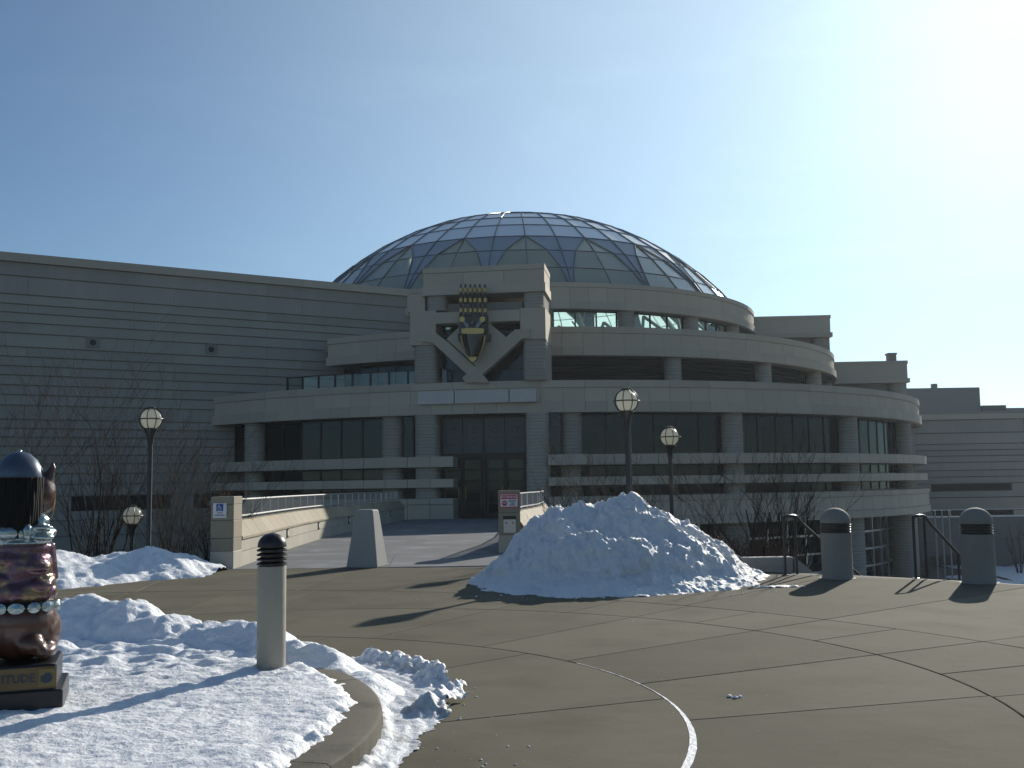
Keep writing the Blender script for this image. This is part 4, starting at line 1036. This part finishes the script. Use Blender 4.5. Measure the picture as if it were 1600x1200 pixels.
def pile_h(x, y):
    wx = x+.10*noise.noise(Vector((x*2.1, y*2.1, 4))); wy = y+.16*noise.noise(Vector((x*2.1, y*2.1, 9)))
    h = max(seg_ridge(wx, wy, R1, 1.0), seg_ridge(wx, wy, R2, 1.05), seg_ridge(wx, wy, R3, 1.1), seg_ridge(wx, wy, R4, 1.05),
            seg_ridge(wx, wy, R1b, .62), seg_ridge(wx, wy, R2b, .56))
    if h < -.35: return None
    if h < .12: h = h*.6+.048
    h += (lumps(x, y, 1.)+.035*noise.noise(Vector((x*12, y*12, 61)))+.022*noise.noise(Vector((x*23, y*23, 63)))-.05*abs(noise.noise(Vector((x*5.5, y*5.5, 65)))))*min(1, .35+max(0, h)*1.2)
    return None if h < -.03 else h
def pile_warp(x, y, z):
    k = min(1, max(0, z)*4)
    a = noise.noise(Vector((x*4.5, y*2.2, z*4.5))); c = .30-abs(noise.noise(Vector((x*6.5+5, y*3, z*6.5)))); d = noise.noise(Vector((x*15, y*8, z*15)))
    e = .3-abs(noise.noise(Vector((x*13+3, y*6, z*13))))
    return (x+k*(.03*noise.noise(Vector((x*5, y*5, z*5+7)))), y-k*(.10*a+.10*c+.025*d+.045*e), z+k*.015*d)
tag(grid_mesh(span(-1.2, 5.0, .022), span(13.9, 20.2, .024), pile_h, 'snow_pile', m_pile, warp=pile_warp, origin=(1.7, 17, 0)), 'big ploughed heap of old snow at the right of the bridge', 'snow pile')
LB = [(-11.5, 15.0, .8), (-9.5, 17.4, .72), (-8.6, 18.5, .62), (-7.9, 19.2, .38), (-7.3, 19.5, .42), (-6.95, 19.8, .50), (-6.5, 20.2, .34), (-6.1, 20.5, .16)]
def bank_h(x, y):
    wx = x+.12*noise.noise(Vector((x*1.7, y*1.7, 14))); wy = y+.12*noise.noise(Vector((x*1.7, y*1.7, 19)))
    h = max(seg_ridge(wx, wy, LB, .42), seg_ridge(wx, wy, [(-9.2, 16.6, .3), (-8.2, 17.8, .34), (-7.6, 18.6, .3)], .4))
    if h < -.5: return None
    h += lumps(x, y, 5.)*.6
    return None if h < -.03 else h
tag(grid_mesh(span(-12.0, -5.72, .04), span(14.0, 22.3, .04), bank_h, 'snow_bank', m_snow, origin=(-8, 19, 0)), 'low snow bank left of the stone pier below the shrubs', 'snow bank')

PC = (-4.39, 6.50); PRAD = 3.53
# planter: curb ring and soil
planter = thing('round_planter', (PC[0], PC[1], 0), 'round raised planter with a concrete curb in the foreground', 'planter')
prof = [(PRAD-.30, -.02), (PRAD-.30, .135), (PRAD-.285, .15), (PRAD-.03, .15), (PRAD-.006, .138), (PRAD, .115), (PRAD+.012, -.01)]
nseg = 9
for i in range(nseg):
    a0, a1 = 2*pi*(i+.62)/nseg, 2*pi*(i+1.62)/nseg; V = []; F = []; q = 20; gp = .0012
    for k in range(q+1):
        a = a0+gp+(a1-a0-2*gp)*k/q; V += [(PC[0]+r*cos(a), PC[1]+r*sin(a), z) for r, z in prof]
    m_ = len(prof)
    for k in range(q): F += [(k*m_+j, k*m_+j+1, (k+1)*m_+j+1, (k+1)*m_+j) for j in range(m_-1)]
    F += [tuple(range(m_)), tuple(range(q*m_, q*m_+m_))]
    MB().add(V, F).build('curb_stone', m_curb, planter, smooth=30)
MB().lathe([(PRAD-.29, 0), (PRAD-.29, .12)], PC[0], PC[1], 64).build('soil_bed', m_soil, planter)
FB = [(-8.2, 8.6, .30), (-7.0, 9.6, .36), (-5.8, 10.2, .42), (-5.0, 10.35, .46), (-4.3, 10.35, .56), (-3.7, 10.1, .50), (-3.1, 9.75, .34), (-2.7, 9.55, .40), (-2.3, 9.35, .36), (-1.9, 8.95, .30), (-1.55, 8.65, .22), (-1.3, 8.3, .15), (-1.1, 7.9, .11), (-.93, 7.55, .05)]
def planter_h(x, y):
    r = hypot(x-PC[0], y-PC[1]); th = atan2(y-PC[1], x-PC[0])
    edge = PRAD-.22+.10*noise.noise(Vector((x*2.2, y*2.2, 1)))+.05*noise.noise(Vector((x*7, y*7, 2)))+.035*noise.noise(Vector((x*16, y*16, 3)))
    h = -1
    if r < edge:
        far = max(0, min(1, (y-7.4)/2.0))
        dim = noise.noise(Vector((x*5.5, y*8.0, 6))); d2 = noise.noise(Vector((x*13, y*17, 8))); d3 = noise.noise(Vector((x*1.3, y*1.3, 11))); d4 = noise.noise(Vector((x*32, y*36, 13)))
        t = min(1, (edge-r)/.09)
        h = .115+.085*sqrt(max(0, t))+.014*dim+.011*d2+.03*d3+.006*d4
        if t < 1: h += .03*max(0, noise.noise(Vector((x*9, y*9, 21))))
        if far > 0: h += far*(.10*abs(noise.noise(Vector((x*2.6, y*2.6, 17))))+.05*dim)
        # trampled hollow round the statue's far side
        h = max(h, .155)
    wx = x+.10*noise.noise(Vector((x*2.5, y*2.5, 24))); wy = y+.10*noise.noise(Vector((x*2.5, y*2.5, 29)))
    f = seg_ridge(wx, wy, FB, .62)
    if f > -.2: f += lumps(x, y, 8.)*.7*min(1, max(.3, f*4))
    h = max(h, f)
    gz = .15 if r < PRAD else 0.0
    if r < PRAD-.03: return max(h, .122)
    return None if h < gz-.03 else h
tag(grid_mesh(span(-8.6, -.55, .024), span(2.6, 11.4, .024), planter_h, 'planter_snow', m_snow, origin=(PC[0], PC[1], .15)), 'deep lumpy snow covering the round planter in the foreground', 'snow', kind='stuff')
SP = [(-1.75, 9.9), (-1.35, 9.75), (-1.02, 9.45), (-.64, 8.91), (-.50, 8.35), (-.40, 8.02), (-.47, 7.5), (-.60, 6.8), (-.68, 6.05), (-.9, 5.2), (-1.4, 4.2), (-2.2, 3.4), (-3.2, 3.0), (-3.6, 3.3), (-2.4, 4.2), (-1.5, 5.4), (-1.1, 6.5), (-1.15, 7.6), (-1.6, 8.6)]
def sdpoly(x, y, P):
    d = 1e9; ins = False; n = len(P)
    for i in range(n):
        x0, y0 = P[i]; x1, y1 = P[(i+1) % n]; dx, dy = x1-x0, y1-y0
        t = max(0, min(1, ((x-x0)*dx+(y-y0)*dy)/(dx*dx+dy*dy))); d = min(d, hypot(x-x0-dx*t, y-y0-dy*t))
        if (y0 > y) != (y1 > y) and x < x0+(y-y0)/(y1-y0)*dx: ins = not ins
    return d if ins else -d
EDG = [(-1.35, 9.72, .10), (-1.0, 9.35, .11), (-.72, 8.95, .09), (-.62, 8.55, .13), (-.55, 8.3, .04)]
ED2 = [(-.56, 7.75, .08), (-.46, 8.0, .10), (-.62, 7.45, .12), (-.7, 7.3, .04)]
def slush_h(x, y):
    r = hypot(x-PC[0], y-PC[1])
    if r < PRAD-.02: return None
    e = sdpoly(x, y, SP)+.07*noise.noise(Vector((x*3, y*3, 31)))+.05*noise.noise(Vector((x*11, y*11, 33)))+.025*noise.noise(Vector((x*24, y*24, 35)))
    if e < -.01: return None
    tr = sin((r-PRAD)*58+.8*noise.noise(Vector((x*3, y*3, 40))))
    h = .004+min(.018, max(0, e)*.12)+.004*tr+.009*noise.noise(Vector((x*9, y*9, 37)))+.007*noise.noise(Vector((x*28, y*28, 39)))
    if r < PRAD+.12: h += (.12-(r-PRAD))*.25*(1+noise.noise(Vector((x*8, y*8, 51))))
    k = max(seg_ridge(x+.05*noise.noise(Vector((x*6, y*6, 3))), y+.05*noise.noise(Vector((x*6, y*6, 5))), EDG, .9), seg_ridge(x, y, ED2, 1.1))
    if k > -.05: h = max(h, k+.05*noise.noise(Vector((x*8, y*8, 44)))+.035*noise.noise(Vector((x*19, y*19, 46)))+.02*noise.noise(Vector((x*34, y*34, 48)))+.012*noise.noise(Vector((x*60, y*60, 49))))
    return max(h, .0035)
tag(grid_mesh(span(-3.9, -.2, .016), span(2.8, 10.1, .018), slush_h, 'slush', m_slush, origin=(-.8, 7.5, 0)), 'icy slush with tyre tracks spilling from the planter curb', 'slush', kind='stuff')
# crumbs of snow and salt on the paving
b = MB(); random.seed(11)
def crumb(x, y, r):
    o = len(b.v); b.sphere((x, y, r*.3), r, 6, 4, (1, random.uniform(.6, 1.2), .6))
    for i in range(o, len(b.v)): p = b.v[i]; b.v[i] = (p[0]+random.uniform(-.25, .25)*r, p[1]+random.uniform(-.25, .25)*r, max(.0005, p[2]))
for _ in range(520):
    x, y = random.uniform(-1.5, 9), random.uniform(5.2, 19)
    if hypot(x-C0[0], y-C0[1]) < 15: crumb(x, y, random.choice((.0018, .0022, .003, .0045)))
for _ in range(160):
    a = random.uniform(-.3, 1.6); r = PRAD+random.uniform(.2, .95); crumb(PC[0]+r*cos(a), PC[1]+r*sin(a), random.choice((.003, .004, .005, .009)))
for _ in range(60): crumb(random.gauss(1.4, 1.3), 14.75+random.uniform(-.3, .3)+.25*abs(random.gauss(0, .5)), random.choice((.004, .007, .010, .018)))
for x, y in ((1.62, 7.8), (1.66, 7.83), (1.59, 7.85)): crumb(x, y, .02)
tag(b.build('snow_crumbs', m_snow, smooth=180), 'small crumbs of snow and salt scattered over the paving', 'snow crumbs', kind='stuff')
# thin flat remnants of melting snow right of the pile
for cx_, cy_, rx_, ry_, lb in ((1.72, 14.75, .22, .07, 'thin flat scrap of snow just in front of the big pile'), (4.02, 15.75, .30, .10, 'thin melting streak of snow at the right foot of the big pile')):
    def hf(x, y):
        e = 1-hypot((x-cx_-.6*(y-cy_))/rx_, (y-cy_)/ry_)+.7*noise.noise(Vector((x*9, y*14, 3)))
        return None if e < 0 else .004+min(.02, e*.05)+.006*noise.noise(Vector((x*30, y*30, 1)))
    tag(grid_mesh(span(cx_-.5, cx_+.5, .018), span(cy_-.25, cy_+.25, .018), hf, 'snow_scrap', m_snow, origin=(cx_, cy_, 0)), lb, 'snow scrap')

# ------------------------------------------------------------------ statue seen from behind
m_skin = mat('brown_bronze', (.085, .036, .022), .33, metal=.15, var=(3, .25), coat=.5, bump=(14, .006))
m_hair = mat('black_braids', (.006, .006, .007), .6, spec=.15)
m_silver = mat('silver_teal_foil', (.36, .43, .43), .22, metal=.8, var=(6, .35), bump=(10, .02))
m_quilt = mat('purple_patchwork', (.13, .06, .085), .24, metal=.55, var=(5, .5), bump=(9, .02), dirt=((.22, .16, .08), 7, .5, .6), coat=.5)
m_plaque = mat('plaque_ochre', (.16, .095, .032), .5, var=(9, .3))
def blob(parts, name, m, parent, vox=.014, smooth_it=6):
    b = MB()
    for p in parts:
        if p[0] == 's': b.sphere(p[1], 1, 20, 14, p[2])
        elif p[0] == 'c': b.tube(p[1], p[2], p[3], p[4], 16)
    og = WORLD[parent.name]
    o = bpy.data.objects.new('blob_source', b.mesh('blob_source', m, fix=True, origin=og)); COL.objects.link(o)
    md = o.modifiers.new('r', 'REMESH'); md.mode = 'VOXEL'; md.voxel_size = vox; md.use_smooth_shade = True
    ms = o.modifiers.new('s', 'SMOOTH'); ms.factor = .5; ms.iterations = smooth_it
    dg = bpy.context.evaluated_depsgraph_get(); me = bpy.data.meshes.new_from_object(o.evaluated_get(dg)); me.name = name
    bpy.data.objects.remove(o)
    q = bpy.data.objects.new(name, me); COL.objects.link(q); q.parent = parent; WORLD[q.name] = og
    return q
X, Y = -3.36, 6.98
st = thing('bear_statue', (X, Y, .15), 'painted seated animal statue in cap and jacket, seen from behind', 'statue')
MB().bbox(X-.48, X+.33, Y-.30, Y+.36, .12, .325, .008).build('lower_plinth', m_black, st)
MB().bbox(X-.46, X+.287, Y-.27, Y+.32, .325, .485, .01).build('upper_plinth', m_black, st)
MB().box(X-.44, X+.283, Y-.278, Y-.27, .335, .47).build('name_plate', m_plaque, st)
MB().box(X+.183, X+.278, Y-.284, Y-.278, .347, .458).build('plate_border', mat('plate_yellow', (.20, .15, .045), .5), st)
MB().fext(lambda u, w, z: (X+.230+u*.82, Y-.284+w, .403+z*.82), [(-.04, -.03), (-.01, -.042), (.03, -.035), (.045, 0), (.03, .035), (-.005, .04), (-.025, .02), (-.045, .01)], -.004, 0).build('small_emblem', m_ink, st)
text('TITUDE', .075, m_ink, st, (X+.042, Y-.281, .403), bold=.0012, sx=.93)
XB = X+.035
blob([('s', (XB, Y+.04, .72), (.255, .23, .25)), ('s', (XB, Y+.03, 1.0), (.20, .165, .28)), ('s', (XB, Y+.03, 1.27), (.17, .14, .14)),
      ('s', (XB+.17, Y+.12, .66), (.115, .22, .17)), ('s', (XB-.17, Y+.12, .66), (.115, .22, .17)),
      ('s', (XB+.205, Y-.03, .545), (.065, .15, .055)), ('s', (XB-.19, Y-.03, .545), (.065, .15, .055)),
      ('s', (XB+.17, Y-.15, .545), (.05, .055, .05)), ('s', (XB-.17, Y-.15, .545), (.05, .055, .05)), ('s', (XB+.09, Y-.14, .60), (.10, .09, .07)),
      ('s', (XB, Y+.06, 1.60), (.15, .17, .18)), ('s', (XB+.10, Y+.07, 1.60), (.125, .13, .14)), ('s', (XB+.14, Y+.10, 1.53), (.08, .10, .08)), ('c', (XB, Y+.03, 1.2), (XB, Y+.06, 1.5), .11, .10),
      ('s', (XB+.175, Y+.04, 1.70), (.04, .028, .07)), ('s', (XB+.195, Y+.04, 1.76), (.024, .018, .055)), ('s', (XB-.175, Y+.04, 1.70), (.04, .028, .07)), ('s', (XB-.195, Y+.04, 1.76), (.024, .018, .055))],
     'body', m_skin, st)
blob([('s', (XB, Y+.01, 1.06), (.222, .185, .23)), ('s', (XB, Y+.01, .93), (.262, .225, .13)), ('s', (XB, Y+.02, 1.22), (.20, .16, .10)), ('c', (XB+.165, Y+.06, 1.25), (XB+.19, Y+.10, 1.0), .062, .066), ('c', (XB-.165, Y+.06, 1.25), (XB-.19, Y+.10, 1.0), .062, .066),
      ('s', (XB+.17, Y+.00, 1.0), (.075, .13, .06)), ('s', (XB+.08, Y-.09, 1.10), (.13, .085, .045)), ('s', (XB+.11, Y-.10, .98), (.12, .10, .05)), ('s', (XB-.10, Y-.09, 1.02), (.12, .09, .06)), ('s', (XB-.08, Y-.10, 1.15), (.1, .07, .05))], 'jacket', m_quilt, st, .011, 2)
blob([('s', (XB, Y+.01, 1.325), (.240, .19, .080)), ('s', (XB+.15, Y-.10, 1.30), (.085, .09, .028)), ('s', (XB-.09, Y-.14, 1.335), (.12, .065, .055)), ('s', (XB+.05, Y-.155, 1.335), (.035, .05, .06)), ('s', (XB+.14, Y-.12, 1.365), (.08, .06, .02)), ('s', (XB, Y-.02, 1.265), (.215, .17, .022)), ('s', (XB+.09, Y+.0, 1.40), (.10, .11, .07)), ('s', (XB-.05, Y+.03, 1.39), (.13, .13, .06))], 'collar', m_silver, st, .009, 1)
blob([('s', (XB, Y+.01, .845), (.290, .260, .055))], 'belt', m_black, st, .010, 1)
b = MB()
for k, a in enumerate((-158, -136, -112, -90, -66, -44, -22)):
    t = radians(a); c = Vector((XB+.277*cos(t), Y+.01+.248*sin(t), .845)); n_ = Vector((cos(t)/.3, sin(t)/.27, 0)).normalized(); tg_ = Vector((-n_.y, n_.x, 0))
    V = []
    for i in range(10):
        q = 2*pi*i/10; V.append(c+n_*.012+tg_*.058*cos(q)*(1 if k % 2 else .8)+Vector((0, 0, .036*sin(q))))
    b.add(V+[c+n_*.024]+[c-n_*.01], [(i, (i+1) % 10, 10) for i in range(10)]+[((i+1) % 10, i, 11) for i in range(10)])
b.build('belt_studs', m_silver, st)
# hair: a curtain of braids
hair = blob([('s', (X-.01, Y+.0, 1.62), (.165, .16, .13)), ('c', (X-.01, Y-.02, 1.36), (X-.01, Y-.01, 1.62), .15, .165)], 'hair', m_hair, st, .012, 3)
b = MB(); random.seed(5)
for i in range(22):
    t = radians(188+i*(176/21)); P_ = []
    for k in range(7):
        f = k/6; rr = .170-.008*f+.004*sin(i*2+k); P_.append((X-.01+rr*cos(t)*1.0, Y-.02+rr*.95*sin(t), 1.70-f*(.36+.02*(i % 3))))
    b.path(P_, [.022, .023, .022, .023, .021, .02, .012], 6)
b.build('braids', m_hair, st, smooth=60)
# cap: six panels and a short brim on the far side
cp = MB(); nseg = 24
prof = [(.178, 1.688), (.182, 1.70), (.168, 1.76), (.13, 1.82), (.075, 1.862), (.02, 1.878)]
V = []; F = []
for r, z in prof:
    for i in range(nseg): a = 2*pi*i/nseg; rr = r*(1-.035*abs(cos(3*a))); V.append((X+.0+rr*cos(a), Y+.02+rr*sin(a), z))
for k in range(len(prof)-1): F += [(k*nseg+i, k*nseg+(i+1) % nseg, (k+1)*nseg+(i+1) % nseg, (k+1)*nseg+i) for i in range(nseg)]
F += [tuple(range(nseg)), tuple(range((len(prof)-1)*nseg, len(prof)*nseg))]
cp.add(V, F); cap = cp.build('cap', mat('cap_blue_silver', (.11, .13, .17), .36, metal=.5, var=(9, .35)), st, smooth=35)
MB().sphere((X, Y+.02, 1.88), .014, 8, 6).build('cap_button', m_silver, cap)
br = MB(); V = []
for z in (1.685, 1.70):
    for i in range(13): a = radians(20+140*i/12); V.append((X+.175*cos(a), Y+.02+.175*sin(a), z))
    for i in range(13): a = radians(160-140*i/12); V.append((X+.19*cos(a), Y+.05+.30*sin(a), z-.02*sin(a)))
br.add(V, [tuple(range(26)), tuple(range(51, 25, -1))]+[(i, (i+1) % 26, (i+1) % 26+26, i+26) for i in range(26)]).build('cap_brim', m_silver, cap)
pts = [(X+.215+.035*cos(t), Y+.05, 1.55+.14*sin(t)) for t in [2*pi*i/24 for i in range(25)]]
MB().path(pts, .0035, 5).build('hoop_earring', m_gold, st)
for ch in st.children:
    if ch.name.split('.')[0] not in ('lower_plinth', 'upper_plinth', 'name_plate', 'plate_border', 'small_emblem', 'lettering'): ch.scale = (.9, .9, 1.0)
st.rotation_euler.z = radians(20)

# ------------------------------------------------------------------ bare shrubs and trees
def grow(tr, tw, p, d, ln, r, lev, maxlev, spread, rng, up=.25):
    n = 4; P_ = [p.copy()]; rs = [r]
    for i in range(n):
        d = (d+Vector((rng.gauss(0, .10), rng.gauss(0, .10), rng.gauss(0, .06)+up*.12))).normalized()
        p = p+d*(ln/n); P_.append(p.copy()); rs.append(r*(1-.5*(i+1)/n))
    (tr if lev <= 1 else tw).path(P_, rs, 5 if lev <= 1 else 3)
    if lev >= maxlev: TIPS.append(p); return
    for k in range(rng.choice((2, 3, 3)) if lev else 3):
        i = rng.randint(1, n); q = P_[i]
        a = rng.uniform(0, 2*pi); e = Vector((cos(a), sin(a), 0))*spread*rng.uniform(.6, 1.2)
        dd = (d+e+Vector((0, 0, up*.4))).normalized()
        grow(tr, tw, q, dd, ln*rng.uniform(.50, .78), max(.0035, rs[i]*.62), lev+1, maxlev, spread, rng, up)
TIPS = []
def shrub(name, x, y, z, h, w, stems, seed, label, cat='shrub', maxlev=4, leaves=0, group=None, lean=0., r=.02, thin=1.):
    rng = random.Random(seed); tr, tw = MB(), MB(); TIPS.clear()
    for s in range(stems):
        a = rng.uniform(0, 2*pi); t = sqrt(rng.random()); out_ = w*t
        base = Vector((x+.16*w*t*cos(a), y+.16*w*t*sin(a), z)); d = Vector((cos(a)*out_/h*.8+lean, sin(a)*out_/h*.8, 1)).normalized()
        grow(tr, tw, base, d, h*rng.uniform(.42, .6), r*rng.uniform(.7, 1.2), 0, maxlev, .42, rng)
    root = thing(name, (x, y, z), label, cat, group)
    tr.build('trunk', m_bark, root, smooth=60, fix=False); tw.build('crown', m_twig, root, smooth=60, fix=False)
    if leaves:
        lf = MB(); T = list(TIPS); rng.shuffle(T); cl = [rng.choice(T) for _ in range(max(1, leaves//30))]
        for i in range(leaves):
            c = cl[i % len(cl)]+Vector((rng.gauss(0, .12), rng.gauss(0, .12), rng.gauss(0, .07))); u = Vector((rng.uniform(-1, 1), rng.uniform(-1, 1), rng.uniform(-1, 1))).normalized(); v = u.orthogonal()
            s_ = rng.uniform(.012, .026); lf.add([c, c+u*s_+v*s_*.5, c+u*s_*2, c+u*s_-v*s_*.5], [(0, 1, 2, 3)])
        tag(lf.build('dead_leaves', m_leaf, root, fix=False), kind='stuff')
    return root
G1 = 'bare shrubs left of the bridge'
shrub('bare_shrub', -10.4, 25.5, -1.5, 5.6, 1.7, 12, 21, 'tall many-stemmed bare shrub left of the tall globe lamp', leaves=90, group=G1, r=.03)
shrub('bare_shrub', -12.6, 25.0, -1.4, 5.0, 1.5, 10, 22, 'bare shrub at the far left edge behind the statue', leaves=120, group=G1, r=.028)
shrub('bare_shrub', -8.9, 27.0, -1.9, 5.0, 1.3, 8, 23, 'thinner bare shrub directly behind the tall left lamp', leaves=90, group=G1, r=.025)
shrub('bare_shrub', -6.75, 23.3, -.9, 3.1, .9, 10, 24, 'small dense bare shrub beside the left stone pier', leaves=50, group=G1, maxlev=4, r=.018)
shrub('bare_shrub', -7.9, 24.6, -1.3, 3.8, .8, 7, 25, 'bare shrub with orange leaves right of the tall left lamp', leaves=170, group=G1, r=.018)
G2 = 'bare shrubs right of the bridge'
shrub('bare_shrub', 1.55, 23.2, -.8, 2.7, 1.1, 11, 31, 'bare shrub between the right stone pier and the snow pile', group=G2, r=.018)
shrub('bare_shrub', 2.6, 24.2, -1.0, 2.4, 1.0, 7, 32, 'low bare shrub behind the peak of the snow pile', group=G2, r=.014)
shrub('bare_tree', 4.85, 20.6, -.55, 3.1, 1.5, 7, 33, 'bare young tree behind the planter wall left of the steps', 'tree', group=G2, r=.026)
shrub('bare_tree', 5.7, 21.6, -.9, 3.2, 1.1, 5, 34, 'bare young tree nearer the left domed bollard', 'tree', group=G2, r=.022)
shrub('bare_tree', 4.1, 21.5, -.8, 2.9, .9, 4, 35, 'thin bare sapling right of the shorter globe lamp', 'tree', group=G2, lean=-.1, r=.018)
shrub('bare_tree', 31.0, 63.8, -4.3, 3.2, 1.1, 4, 41, 'small bare tree in the snowy lower garden, nearer the bollard', 'tree', maxlev=3, group='small trees in the lower garden', r=.05)
shrub('bare_tree', 34.0, 67.5, -4.3, 3.0, 1.0, 4, 42, 'small bare tree in the snowy lower garden at the right edge', 'tree', maxlev=3, group='small trees in the lower garden', r=.05)
# brown clipped hedges: dense twigs
def hedge(x0, x1, y0, y1, z0, z1, n, seed, label):
    rng = random.Random(seed); b = MB()
    for _ in range(n):
        x, y = rng.uniform(x0, x1), rng.uniform(y0, y1); zt_ = z0+(z1-z0)*(.75+.25*rng.random())*(1-.25*abs((x-(x0+x1)/2)/((x1-x0)/2))**3)
        z = rng.uniform(z0, zt_); p = Vector((x, y, z)); d = Vector((rng.gauss(0, .5), rng.gauss(0, .5), 1)).normalized(); l_ = rng.uniform(.12, .3)*(z1-z0)/1.0
        b.path([p, p+d*l_*.5+Vector((rng.gauss(0, .01), 0, 0)), p+d*l_], [.006*(z1-z0)+.002, .005, .002], 3)
    tag(b.build('hedge', m_brown, fix=False), label, 'hedge', kind=None)
hedge(2.9, 5.6, 19.9, 20.9, -.7, .50, 3200, 1, 'brown leafless hedge behind the right slope of the snow pile')
hedge(27.6, 30.4, 68, 69.6, -4.3, -3.4, 1400, 2, 'low dark hedge under the garden wall beside the lower path')
hedge(-8.3, -6.3, 22.2, 23.2, -.9, .05, 1500, 3, 'low brown brush behind the left snow bank')
hedge(-14, -8.6, 22.2, 24.0, -1.1, .15, 2600, 4, 'dark brown brush at the foot of the tall left shrubs')

# ------------------------------------------------------------------ thin winter haze, added to lift the darks like veiling glare
hz = MB().box(-405, 405, -405, 405, -5.6, 23.5).build('haze', None); hz['kind'] = 'stuff'
hm = bpy.data.materials.new('thin_haze'); hm.use_nodes = True; ht = hm.node_tree; ht.nodes.clear()
ho = ht.nodes.new('ShaderNodeOutputMaterial'); hv = ht.nodes.new('ShaderNodeVolumePrincipled')
hv.inputs['Color'].default_value = (.82, .92, 1, 1); hv.inputs['Density'].default_value = HAZE; hv.inputs['Anisotropy'].default_value = .35
ht.links.new(hv.outputs[0], ho.inputs['Volume']); hz.data.materials.append(hm)
